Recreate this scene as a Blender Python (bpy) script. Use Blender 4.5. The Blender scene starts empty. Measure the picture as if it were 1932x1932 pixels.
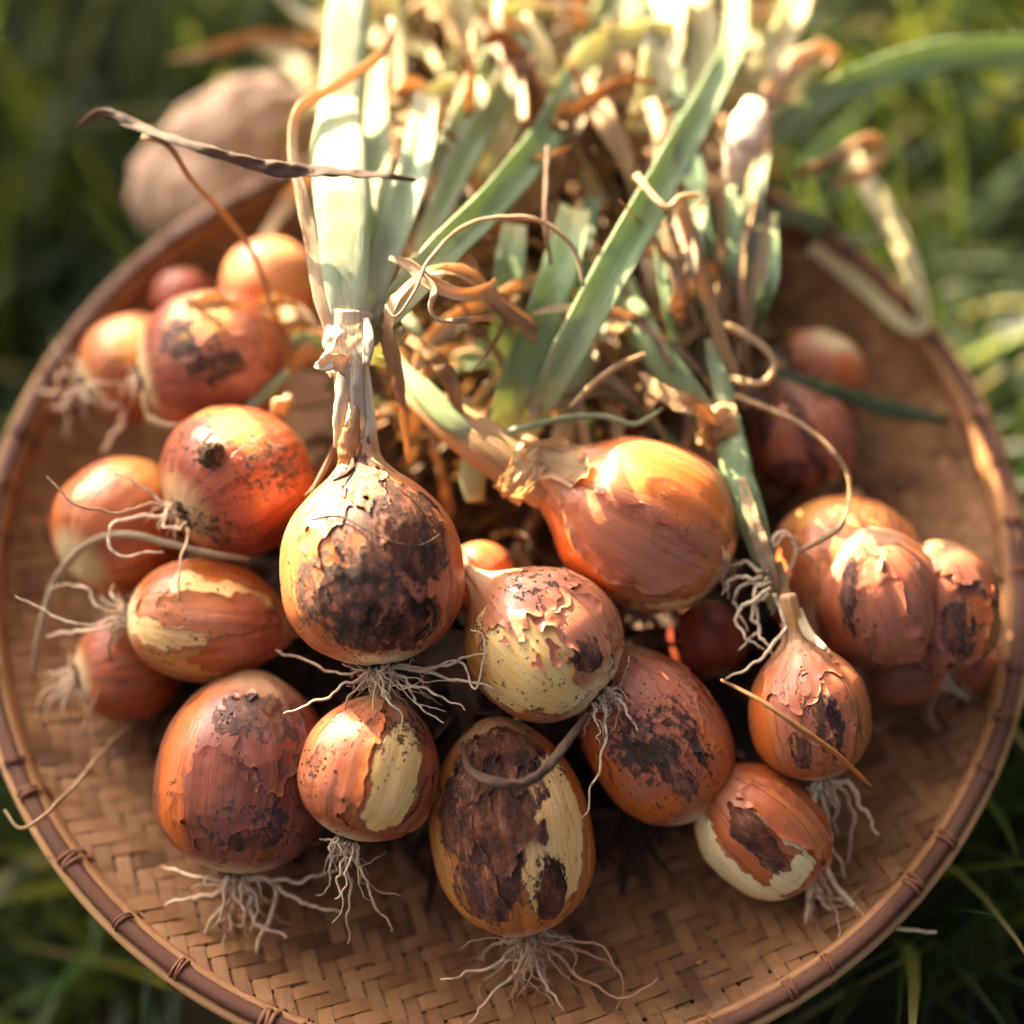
import bpy, math, random
import numpy as np
from mathutils import Vector, Matrix, noise as mnoise
from mathutils.bvhtree import BVHTree

S = bpy.context.scene
COL = S.collection
rad = math.radians

# ------------------------------------------------------------------ camera
CAM_EL, CAM_D, FOV = rad(62.8), 0.721, rad(34)
FWD = Vector((0, math.cos(CAM_EL), -math.sin(CAM_EL)))
RIGHT = Vector((1, 0, 0))
UP = RIGHT.cross(FWD)
CAM_POS = Vector((0.0042, 0.0116, 0.035)) - FWD * CAM_D
cam_data = bpy.data.cameras.new("camera")
cam = bpy.data.objects.new("camera", cam_data)
COL.objects.link(cam)
cam.location = CAM_POS
cam.rotation_euler = FWD.to_track_quat('-Z', 'Y').to_euler()
cam_data.sensor_width = 24
cam_data.angle = FOV
cam_data.clip_start, cam_data.clip_end = 0.01, 200
cam_data.dof.use_dof = True
cam_data.dof.focus_distance = 0.628
cam_data.dof.aperture_fstop = 1.2
cam_data.dof.aperture_blades = 0
S.camera = cam

# ------------------------------------------------------------------ world, sun, exposure
SUN_EL = rad(16)
SUN_AZ = math.atan2(-0.60, 0.80)          # from the back left
world = bpy.data.worlds.new("World")
S.world = world
world.use_nodes = True
wn = world.node_tree
sky = wn.nodes.new('ShaderNodeTexSky')
sky.sky_type = 'NISHITA'
sky.sun_disc = False
sky.sun_elevation = SUN_EL
sky.sun_rotation = SUN_AZ
sky.air_density, sky.dust_density, sky.ozone_density = 0.12, 10.0, 0.0
bg = wn.nodes['Background']
bg.inputs['Strength'].default_value = 0.067
wn.links.new(sky.outputs[0], bg.inputs['Color'])
sun_data = bpy.data.lights.new("sun", 'SUN')
sun_data.energy = 5.0
sun_data.angle = rad(0.5)
sun_data.color = (1.0, 0.77, 0.48)
sun = bpy.data.objects.new("sun", sun_data)
COL.objects.link(sun)
SUN_DIR = Vector((math.sin(SUN_AZ) * math.cos(SUN_EL), math.cos(SUN_AZ) * math.cos(SUN_EL), math.sin(SUN_EL)))
sun.rotation_euler = (-SUN_DIR).to_track_quat('-Z', 'Y').to_euler()
S.view_settings.view_transform = 'Standard'
S.view_settings.look = 'None'
S.view_settings.exposure = 3.35
S.view_settings.gamma = 1.0
S.cycles.use_denoising = True

# ------------------------------------------------------------------ helpers: pixels of the 1932 px picture -> points
FPX = 966 / math.tan(FOV / 2)
def ray(px, py):
    return FWD + RIGHT * ((px - 966) / FPX) + UP * ((966 - py) / FPX)
def P(px, py, z):
    d = ray(px, py)
    return CAM_POS + d * ((z - CAM_POS.z) / d.z)
def PD(px, py, dep):
    return CAM_POS + ray(px, py) * dep
def depth(p):
    return (Vector(p) - CAM_POS).dot(FWD)
def pix(p):
    v = Vector(p) - CAM_POS
    return 966 + FPX * v.x / v.dot(FWD), 966 - FPX * v.dot(UP) / v.dot(FWD)

# ------------------------------------------------------------------ helpers: objects
def tag(o, label=None, cat=None, group=None, kind=None):
    if label: o['label'] = label
    if cat: o['category'] = cat
    if group: o['group'] = group
    if kind: o['kind'] = kind
    return o
def empty(name, loc):
    o = bpy.data.objects.new(name, None)
    COL.objects.link(o)
    o.location = loc
    o.empty_display_size = 0.01
    return o
def mesh_obj(name, verts, faces, mat, parent=None, uvs=None, smooth=True):
    me = bpy.data.meshes.new(name)
    me.from_pydata([tuple(v) for v in verts], [], faces)
    if uvs is not None:
        lay = me.uv_layers.new(name='UVMap')
        idx = np.empty(len(me.loops), dtype=np.int32)
        me.loops.foreach_get('vertex_index', idx)
        lay.data.foreach_set('uv', np.asarray(uvs, dtype=np.float32)[idx].ravel())
    if smooth:
        me.polygons.foreach_set('use_smooth', [True] * len(me.polygons))
    me.materials.append(mat)
    me.update()
    o = bpy.data.objects.new(name, me)
    COL.objects.link(o)
    if parent: o.parent = parent
    return o
def catmull(pts, n):
    pts = [np.array(p, float) for p in pts]
    if len(pts) == 2:
        return [pts[0] + (pts[1] - pts[0]) * i / (n - 1) for i in range(n)]
    e = [2 * pts[0] - pts[1]] + pts + [2 * pts[-1] - pts[-2]]
    # spacing by chord so samples are even
    L = [0]
    for a, b in zip(pts[:-1], pts[1:]):
        L.append(L[-1] + max(1e-9, np.linalg.norm((b - a)[:3])))
    out = []
    for i in range(n):
        s = L[-1] * i / (n - 1)
        k = 0
        while k < len(pts) - 2 and s > L[k + 1]: k += 1
        t = min(1, max(0, (s - L[k]) / (L[k + 1] - L[k])))
        a, b, c, d = e[k], e[k + 1], e[k + 2], e[k + 3]
        out.append(0.5 * ((2 * b) + (c - a) * t + (2 * a - 5 * b + 4 * c - d) * t * t + (3 * b - a - 3 * c + d) * t ** 3))
    return out

# ------------------------------------------------------------------ helpers: nodes
class NT:
    def __init__(self, name):
        self.m = bpy.data.materials.new(name)
        self.m.use_nodes = True
        self.t = self.m.node_tree
        self.t.nodes.clear()
        self.out = self.t.nodes.new('ShaderNodeOutputMaterial')
    def new(self, typ): return self.t.nodes.new(typ)
    def set(self, sock, v):
        if v is None: return
        if isinstance(v, bpy.types.NodeSocket): self.t.links.new(v, sock)
        else:
            if sock.type == 'RGBA' and len(v) == 3: v = (*v, 1)
            sock.default_value = v
    def math(self, op, a, b=None, c=None, clamp=False):
        n = self.new('ShaderNodeMath'); n.operation = op; n.use_clamp = clamp
        self.set(n.inputs[0], a)
        if b is not None: self.set(n.inputs[1], b)
        if c is not None: self.set(n.inputs[2], c)
        return n.outputs[0]
    def vmath(self, op, a, b=None, scale=None):
        n = self.new('ShaderNodeVectorMath'); n.operation = op
        self.set(n.inputs[0], a)
        if b is not None: self.set(n.inputs[1], b)
        if scale is not None: self.set(n.inputs['Scale'], scale)
        return n.outputs['Value'] if op in ('LENGTH', 'DOT_PRODUCT') else n.outputs[0]
    def mix(self, fac, a, b, mode='MIX'):
        n = self.new('ShaderNodeMix'); n.data_type = 'RGBA'; n.blend_type = mode
        self.set(n.inputs['Factor'], fac)
        self.set(n.inputs[6], a); self.set(n.inputs[7], b)
        return n.outputs[2]
    def noise(self, vec, scale, detail=2, rough=0.5, dist=0.0, color=False):
        n = self.new('ShaderNodeTexNoise')
        self.set(n.inputs['Vector'], vec); n.inputs['Scale'].default_value = scale
        n.inputs['Detail'].default_value = detail; n.inputs['Roughness'].default_value = rough
        n.inputs['Distortion'].default_value = dist
        return n.outputs['Color' if color else 'Fac']
    def smooth(self, x, a, b, lo=0.0, hi=1.0):
        n = self.new('ShaderNodeMapRange'); n.interpolation_type = 'SMOOTHSTEP'
        self.set(n.inputs[0], x); self.set(n.inputs[1], a); self.set(n.inputs[2], b)
        self.set(n.inputs[3], lo); self.set(n.inputs[4], hi)
        return n.outputs[0]
    def ramp(self, fac, stops):
        n = self.new('ShaderNodeValToRGB'); e = n.color_ramp.elements
        while len(e) < len(stops): e.new(0.5)
        for k, (p, c) in enumerate(stops):
            e[k].position = p; e[k].color = (*c, 1)
        self.set(n.inputs[0], fac)
        return n.outputs[0]
    def mapping(self, vec, loc=(0, 0, 0), rot=(0, 0, 0), scale=(1, 1, 1), typ='POINT'):
        n = self.new('ShaderNodeMapping'); n.vector_type = typ
        self.set(n.inputs['Vector'], vec); n.inputs['Location'].default_value = loc
        n.inputs['Rotation'].default_value = rot; n.inputs['Scale'].default_value = scale
        return n.outputs[0]
    def coord(self, which):
        return self.new('ShaderNodeTexCoord').outputs[which]
    def xyz(self, v):
        n = self.new('ShaderNodeSeparateXYZ'); self.set(n.inputs[0], v); return n.outputs
    def comb(self, x, y, z):
        n = self.new('ShaderNodeCombineXYZ')
        for k, v in enumerate((x, y, z)): self.set(n.inputs[k], v)
        return n.outputs[0]
    def bump(self, h, dist, strength=1.0, normal=None):
        n = self.new('ShaderNodeBump'); self.set(n.inputs['Height'], h)
        n.inputs['Distance'].default_value = dist; n.inputs['Strength'].default_value = strength
        if normal is not None: self.set(n.inputs['Normal'], normal)
        return n.outputs[0]
    def bsdf(self, color, rough=0.5, normal=None, spec=0.5, **kw):
        n = self.new('ShaderNodeBsdfPrincipled')
        self.set(n.inputs['Base Color'], color); self.set(n.inputs['Roughness'], rough)
        self.set(n.inputs['Specular IOR Level'], spec)
        if normal is not None: self.set(n.inputs['Normal'], normal)
        for k, v in kw.items(): self.set(n.inputs[k.replace('_', ' ')], v)
        return n.outputs[0]
    def done(self, shader):
        self.t.links.new(shader, self.out.inputs['Surface'])
        return self.m
    def thin(self, color, tcolor, tfac, rough=0.5, normal=None, spec=0.4):
        b = self.bsdf(color, rough, normal, spec)
        t = self.new('ShaderNodeBsdfTranslucent'); self.set(t.inputs[0], tcolor)
        if normal is not None: self.set(t.inputs['Normal'], normal)
        m = self.new('ShaderNodeMixShader'); self.set(m.inputs[0], tfac)
        self.t.links.new(b, m.inputs[1]); self.t.links.new(t.outputs[0], m.inputs[2])
        return self.done(m.outputs[0])

# ------------------------------------------------------------------ plain materials
def mat_bamboo(name, c1, c2, dark, stretch='UV'):
    t = NT(name)
    uv = t.coord('UV')
    rnd = t.new('ShaderNodeObjectInfo').outputs['Random']
    off = t.comb(t.math('MULTIPLY', rnd, 37.0), t.math('MULTIPLY', rnd, 11.0), rnd)
    p = t.vmath('ADD', t.mapping(uv, scale=(1, 1, 1)), off)
    fib = t.noise(t.mapping(p, scale=(3.0, 0.5, 1)), 6.0, 4, 0.6)
    blot = t.noise(t.coord('Object'), 14.0, 6, 0.68)
    fine = t.noise(t.mapping(p, scale=(14.0, 1.2, 1)), 6.0, 2, 0.6)
    fac = t.math('ADD', t.math('MULTIPLY', fib, 0.55), t.math('MULTIPLY', rnd, 0.45))
    c = t.mix(t.smooth(fac, 0.25, 0.8), c1, c2)
    c = t.mix(t.smooth(fine, 0.5, 0.75, 0, 0.45), c, dark)
    c = t.mix(t.smooth(blot, 0.52, 0.70, 0, 0.7), c, dark)
    c = t.mix(t.smooth(rnd, 0.86, 0.93, 0, 0.45), c, dark)
    c = t.mix(t.smooth(t.noise(t.coord('Object'), 160.0, 5, 0.7), 0.62, 0.70, 0, 0.7), c, dark)
    nrm = t.bump(fine, 0.0004, 0.6)
    return t.done(t.bsdf(c, t.smooth(fib, 0.3, 0.7, 0.42, 0.65), nrm, 0.3))
M_STRIP = mat_bamboo('bamboo_strip_skin', (0.37, 0.188, 0.078), (0.22, 0.100, 0.039), (0.07, 0.032, 0.016))
M_HOOP = mat_bamboo('bamboo_hoop_tan', (0.46, 0.25, 0.11), (0.34, 0.16, 0.065), (0.16, 0.07, 0.03))
M_HOOP_D = mat_bamboo('bamboo_hoop_brown', (0.21, 0.085, 0.04), (0.12, 0.045, 0.024), (0.05, 0.02, 0.013))
M_BIND = mat_bamboo('rattan_binding', (0.22, 0.09, 0.045), (0.15, 0.058, 0.03), (0.05, 0.02, 0.015))

def mat_root():
    t = NT('root_skin')
    uv = t.coord('UV')
    rnd = t.new('ShaderNodeObjectInfo').outputs['Random']
    n = t.noise(t.coord('Object'), 260.0, 3, 0.6)
    c = t.mix(t.smooth(rnd, 0.35, 1.0), (0.80, 0.63, 0.42), (0.40, 0.24, 0.13))
    c = t.mix(t.smooth(n, 0.52, 0.72, 0, 0.85), c, (0.22, 0.14, 0.09))
    v = t.xyz(uv)[1]
    c = t.mix(t.smooth(v, 0.0, 0.16, 0.75, 0.0), c, (0.16, 0.09, 0.05))
    return t.done(t.bsdf(c, 0.55, t.bump(n, 0.0004, 0.8), 0.4))
M_ROOT = mat_root()
def mat_soil():
    t = NT('dried_soil')
    n = t.noise(t.coord('Object'), 500.0, 4, 0.7)
    c = t.mix(n, (0.028, 0.017, 0.012), (0.11, 0.07, 0.045))
    return t.done(t.bsdf(c, 0.95, t.bump(n, 0.001, 1.0), 0.1))
M_SOIL = mat_soil()

def mat_green(name, base, mid, tip, streak, tr=0.35):
    t = NT(name)
    uv = t.coord('UV')
    x, y, z = t.xyz(uv)
    rnd = t.new('ShaderNodeObjectInfo').outputs['Random']
    off = t.comb(t.math('MULTIPLY', rnd, 31.0), t.math('MULTIPLY', rnd, 17.0), 0.0)
    p = t.vmath('ADD', uv, off)
    st = t.noise(t.mapping(p, scale=(34, 0.8, 1)), 3.0, 4, 0.65)
    bl = t.noise(t.mapping(p, scale=(4, 5, 1)), 2.0, 4, 0.6)
    c = t.ramp(t.math('ADD', y, t.math('MULTIPLY', t.math('SUBTRACT', bl, 0.5), 0.30)), [(0.0, base), (0.30, mid), (0.80, mid), (1.0, tip)])
    c = t.mix(t.smooth(st, 0.48, 0.66, 0, 0.8), c, streak)
    c = t.mix(t.smooth(st, 0.44, 0.30, 0, 0.4), c, tuple(v * 0.6 for v in mid))
    c = t.mix(t.smooth(bl, 0.60, 0.80, 0, 0.6), c, (0.46, 0.40, 0.20))
    bloom = t.mix(t.smooth(bl, 0.30, 0.55, 0.22, 0.0), c, (0.62, 0.68, 0.55))
    sp = t.noise(t.mapping(p, scale=(30, 60, 1)), 2.0, 2, 0.5)
    c = t.mix(t.smooth(sp, 0.70, 0.78, 0, 0.6), bloom, (0.30, 0.20, 0.10))
    tc = t.mix(0.35, c, (0.55, 0.60, 0.12), 'MIX')
    return t.thin(c, tc, tr, 0.42, t.bump(st, 0.0010, 0.8), 0.35)
M_GREEN = mat_green('leaf_green', (0.50, 0.55, 0.34), (0.22, 0.34, 0.155), (0.56, 0.52, 0.26), (0.35, 0.47, 0.26))
M_PALE = mat_green('leaf_pale_green', (0.66, 0.65, 0.52), (0.34, 0.43, 0.25), (0.62, 0.56, 0.32), (0.52, 0.57, 0.40))
M_TEAL = mat_green('leaf_blue_green', (0.18, 0.28, 0.16), (0.09, 0.18, 0.09), (0.2, 0.28, 0.14), (0.16, 0.28, 0.16))
M_CREAM = mat_green('leaf_sunlit_cream', (0.74, 0.66, 0.44), (0.76, 0.68, 0.40), (0.74, 0.58, 0.32), (0.55, 0.58, 0.28), 0.4)  # cream tones raised to stand in for sun glare on the top leaves

def mat_dry(name, stops, tr=0.3):
    t = NT(name)
    uv = t.coord('UV')
    rnd = t.new('ShaderNodeObjectInfo').outputs['Random']
    isl = t.new('ShaderNodeNewGeometry').outputs['Random Per Island']
    off = t.comb(t.math('MULTIPLY', rnd, 31.0), t.math('MULTIPLY', isl, 57.0), 0.0)
    p = t.vmath('ADD', uv, off)
    st = t.noise(t.mapping(p, scale=(16, 0.8, 1)), 3.0, 4, 0.65)
    bl = t.noise(t.mapping(p, scale=(2.5, 3.5, 1)), 2.0, 4, 0.6)
    r = t.math('FRACT', t.math('ADD', rnd, t.math('MULTIPLY', isl, 0.77)))
    f = t.math('ADD', t.math('MULTIPLY', r, 0.72), t.math('MULTIPLY', bl, 0.34))
    c = t.ramp(f, stops)
    c = t.mix(t.smooth(st, 0.46, 0.74, 0, 0.7), c, (0.10, 0.048, 0.022))
    c = t.mix(t.smooth(st, 0.44, 0.26, 0, 0.35), c, (0.72, 0.58, 0.38))
    tc = t.mix(0.5, c, (0.80, 0.40, 0.10))
    return t.thin(c, tc, tr, 0.55, t.bump(st, 0.0009, 0.9), 0.35)
M_DRY = mat_dry('leaf_withered', [(0.05, (0.10, 0.048, 0.022)), (0.28, (0.30, 0.155, 0.065)), (0.55, (0.48, 0.30, 0.14)), (0.80, (0.44, 0.36, 0.24)), (1.0, (0.62, 0.48, 0.30))])
M_STRAW = mat_dry('leaf_straw', [(0.1, (0.48, 0.32, 0.16)), (0.5, (0.62, 0.45, 0.25)), (1.0, (0.72, 0.60, 0.40))], 0.4)
M_DARK = mat_dry('leaf_blackened', [(0.1, (0.045, 0.028, 0.022)), (0.5, (0.11, 0.06, 0.04)), (1.0, (0.20, 0.11, 0.065))], 0.1)
M_LITTER = mat_dry('leaf_litter_shade_brown', [(0.05, (0.03, 0.016, 0.011)), (0.5, (0.09, 0.046, 0.024)), (0.85, (0.20, 0.115, 0.055)), (1.0, (0.34, 0.21, 0.11))], 0.2)  # litter browns darkened so gaps in the heap read as shade
M_SHADE_FILL = mat_dry('shade_fill_black', [(0.1, (0.020, 0.012, 0.009)), (0.6, (0.05, 0.027, 0.017)), (1.0, (0.13, 0.07, 0.04))], 0.05)  # near-black tones stand in for deep shade between the bulbs
M_PAPER = mat_dry('papery_sheath', [(0.1, (0.58, 0.52, 0.40)), (0.5, (0.70, 0.66, 0.55)), (1.0, (0.76, 0.74, 0.64))], 0.3)

# ------------------------------------------------------------------ strap: one leaf / strand / root as a swept closed section
def strap(name, pts, width, mat, parent=None, thick=0.25, n=28, seg=10, cup=0.0, twist=0.0, twist_n=0.0, crumple=0.0, fold=0.0,
          seed=0, wig=0.0, origin=None, facing=None):
    """pts: world points; width: list of full widths in metres."""
    rng = random.Random(seed)
    q = [list(p) + [0] for p in pts]
    cs = catmull(pts, n)
    ws = np.interp(np.linspace(0, 1, n), np.linspace(0, 1, len(width)), width)
    org = Vector(origin) if origin is not None else Vector((0, 0, 0))
    ph = rng.uniform(0, 100)
    verts, uvs, faces = [], [], []
    prev = None
    cs = [Vector(c) for c in cs]
    if wig:
        for i in range(n):
            k = min(1, i / 3)
            cs[i] = cs[i] + (mnoise.noise_vector(Vector((i * 7.0 / n, ph, 3))) + mnoise.noise_vector(Vector((i * 19.0 / n, ph, 8))) * 0.3) * wig * k
    for i in range(n):
        t = (cs[min(i + 1, n - 1)] - cs[max(i - 1, 0)]).normalized()
        hint = facing if facing is not None else (CAM_POS - cs[i]).normalized()
        side = t.cross(hint)
        if side.length < 0.05: side = prev if prev is not None else RIGHT
        side = side.normalized()
        if prev is not None and facing is None and side.dot(prev) < 0: side = -side
        prev = side
        a = twist * i / (n - 1) + (mnoise.noise(Vector((i * 3.0 / n, ph, 0))) * twist_n)
        nr = side.cross(t).normalized()
        s2 = side * math.cos(a) + nr * math.sin(a)
        n2 = nr * math.cos(a) - side * math.sin(a)
        w = ws[i] * (1 + crumple * 0.5 * mnoise.noise(Vector((i * 0.6, ph, 7))))
        th = w * thick
        for k in range(seg):
            b = 2 * math.pi * k / seg
            cx, sy = math.cos(b), math.sin(b)
            off = s2 * (cx * w / 2) + n2 * (sy * th / 2 + cup * w * (cx * cx - 0.4) + fold * w * (abs(cx) - 0.5))
            if crumple:
                off = off + n2 * (crumple * w * 0.5 * mnoise.noise(Vector((cx * 1.3 + ph, i * 0.45, ph))))
            verts.append(cs[i] + off - org)
            uvs.append(((k / seg if k <= seg / 2 else 1 - k / seg), i / (n - 1)))
    for i in range(n - 1):
        for k in range(seg):
            a, b = i * seg + k, i * seg + (k + 1) % seg
            faces.append((a, b, b + seg, a + seg))
    faces.append(tuple(range(seg - 1, -1, -1)))
    faces.append(tuple(range((n - 1) * seg, n * seg)))
    return mesh_obj(name, verts, faces, mat, parent, uvs)

def px_strap(name, pts, wpx, mat, parent=None, **kw):
    """pts: (px, py, z); wpx: widths in picture pixels."""
    w3 = [P(*p) for p in pts]
    d = np.interp(np.linspace(0, 1, len(wpx)), np.linspace(0, 1, len(pts)), [depth(p) for p in w3])
    W = [a * b / FPX for a, b in zip(wpx, d)]
    if parent is None:
        lo = min(w3, key=lambda v: v.z)
        o = strap(name, w3, W, mat, None, origin=lo, **kw)
        o.location = lo
    else:
        o = strap(name, w3, W, mat, parent, origin=parent.location, **kw)
    return o

# ------------------------------------------------------------------ ground and grass
def ground_z(x, y):
    r = math.hypot(x, y)
    t = min(1, max(0, (r - 0.15) / 0.12)); t = t * t * (3 - 2 * t)
    return -0.006 - 0.175 * t + 0.02 * mnoise.noise(Vector((x * 2.2, y * 2.2, 0))) * t + t * max(-0.10, min(0.16, 0.26 * (x - 0.12)))
def build_ground():
    t = NT('soil_ground')
    p = t.coord('Object')
    n = t.noise(p, 9.0, 6, 0.65)
    c = t.mix(n, (0.022, 0.016, 0.010), (0.075, 0.055, 0.03))
    c = t.mix(t.smooth(t.noise(p, 4.0, 4, 0.6), 0.48, 0.62), c, (0.03, 0.055, 0.018))
    m = t.done(t.bsdf(c, 0.95, t.bump(n, 0.02, 0.8), 0.1))
    rr = list(np.linspace(0, 0.5, 26)) + [0.6, 0.75, 1, 1.4, 2, 3, 5, 9, 18, 40, 80]
    verts, faces = [Vector((0, 0, ground_z(0, 0)))], []
    na = 72
    for r in rr[1:]:
        for k in range(na):
            a = 2 * math.pi * k / na
            x, y = r * math.cos(a), r * math.sin(a)
            verts.append(Vector((x, y, ground_z(x, y))))
    for k in range(na): faces.append((0, 1 + k, 1 + (k + 1) % na))
    for i in range(len(rr) - 2):
        for k in range(na):
            a, b = 1 + i * na + k, 1 + i * na + (k + 1) % na
            faces.append((a, a + na, b + na, b))
    tag(mesh_obj('ground', verts, faces, m), kind='structure')
build_ground()

def mat_grass():
    t = NT('grass_blade')
    isl = t.new('ShaderNodeNewGeometry').outputs['Random Per Island']
    y = t.xyz(t.coord('UV'))[1]
    c = t.ramp(isl, [(0.0, (0.006, 0.021, 0.009)), (0.48, (0.018, 0.052, 0.020)), (0.80, (0.055, 0.12, 0.028)), (0.92, (0.19, 0.22, 0.035)), (0.98, (0.34, 0.25, 0.10))])
    tc = t.mix(t.smooth(isl, 0.55, 0.95, 0.15, 0.8), c, (0.44, 0.48, 0.03))
    return t.thin(c, tc, 0.5, 0.5, None, 0.4)
def build_grass():
    rng = np.random.default_rng(5)
    N = 14000
    V, F, UV = [], [], []
    cnt = 0
    while cnt < N:
        x = rng.uniform(-0.62, 0.75); y = rng.uniform(-0.45, 0.85)
        r = math.hypot(x, y)
        if r < 0.212: continue
        z = ground_z(x, y) - 0.004
        L = rng.uniform(0.08, 0.23) * (1.1 if r > 0.4 else 0.72)
        big = rng.random() < 0.22
        w = rng.uniform(0.002, 0.005) * (2.3 if big else 1)
        if big: L *= 1.25
        a = rng.uniform(0, 2 * math.pi)
        lean = rng.uniform(0.05, 0.6); droop = rng.uniform(0.2, 1.5)
        d = np.array([math.cos(a), math.sin(a), 0.0])
        if r < 0.42 and (d[0] * x + d[1] * y) < 0: d = -d
        side = np.array([-d[1], d[0], 0.0])
        pos = np.array([x, y, z]); ang = lean
        b0 = len(V); ns = 6
        for i in range(ns + 1):
            t = i / ns
            ww = w * (1 - t ** 2.2) + 0.0002
            V.append(pos - side * ww * 0.5); V.append(pos + side * ww * 0.5)
            UV.append((0, t)); UV.append((1, t))
            pos = pos + (d * math.sin(ang) + np.array([0, 0, math.cos(ang)])) * (L / ns)
            ang += droop / ns
        for i in range(ns):
            k = b0 + 2 * i
            F.append((k, k + 1, k + 3, k + 2))
        cnt += 1
    tag(mesh_obj('grass', V, F, mat_grass(), None, UV), kind='stuff')
build_grass()

# ------------------------------------------------------------------ shade trees' stand-in: unseen shrubs added beyond the left edge to block the sun
M_SHADE_SHRUB = None
def build_shade_shrub(loc, rx, ry, h, n, seed, label):
    global M_SHADE_SHRUB
    if M_SHADE_SHRUB is None:
        t = NT('shade_shrub_leaf')
        isl = t.new('ShaderNodeNewGeometry').outputs['Random Per Island']
        c = t.ramp(isl, [(0, (0.03, 0.07, 0.02)), (0.7, (0.06, 0.12, 0.03)), (1, (0.11, 0.17, 0.04))])
        M_SHADE_SHRUB = t.thin(c, t.mix(0.5, c, (0.25, 0.35, 0.03)), 0.35, 0.5)
    rng = np.random.default_rng(seed)
    root = empty('shade_shrub', loc)
    tag(root, label, 'shade_shrub', 'unseen shrubs added left of the tray to cast shade')
    V, F, UV = [], [], []
    for k in range(n):
        while True:
            u = rng.uniform(-1, 1, 3)
            if 0.25 < np.linalg.norm(u) < 1: break
        c = np.array([u[0] * rx, u[1] * ry, h * (0.55 + 0.45 * u[2])])
        L = rng.uniform(0.035, 0.075); w = L * rng.uniform(0.35, 0.5)
        d = rng.normal(size=3); d /= np.linalg.norm(d)
        s = np.cross(d, rng.normal(size=3)); s /= np.linalg.norm(s)
        nn = np.cross(d, s)
        b = len(V)
        for (al, sl, nl) in ((0, 0, 0), (.4, .5, .08), (.4, -.5, .08), (.4, 0, 0), (1, 0, -.1), (.75, .32, .02), (.75, -.32, .02), (.75, 0, -.03)):
            V.append(c + d * al * L + s * sl * w + nn * nl * L); UV.append((sl + .5, al))
        F += [(b, b + 3, b + 1), (b, b + 2, b + 3), (b + 1, b + 3, b + 7, b + 5), (b + 3, b + 2, b + 6, b + 7), (b + 5, b + 7, b + 4), (b + 7, b + 6, b + 4)]
    mesh_obj('foliage', V, F, M_SHADE_SHRUB, root, UV)
    for k in range(5):
        a = rng.uniform(0, 6.28)
        e = Vector((math.cos(a) * rx * .6, math.sin(a) * ry * .6, h * rng.uniform(.6, .95)))
        strap('stem', [Vector((0, 0, -0.02)), e * 0.45 + Vector((0, 0, h * .1)), e], [0.012, 0.008, 0.003], M_DARK, root, thick=1, n=10, seg=6)

for _k, (_p, _h, _l) in enumerate([(-0.72, 0.58, 'leafy green shrub added out of view to cast shade, farthest to the front left'), (-0.48, 0.58, 'leafy green shrub added out of view to cast shade, second from the front'),
                                   (-0.22, 0.60, 'leafy green shrub added out of view to cast shade, second from the back'), (-0.03, 0.455, 'leafy green shrub added out of view to cast shade, at the back end')]):
    _s = -1.55
    build_shade_shrub((0.6 * _s + 0.8 * _p, -0.8 * _s + 0.6 * _p, -0.12), 0.19, 0.19, _h + 0.12, 4200, 40 + _k, _l)

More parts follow.
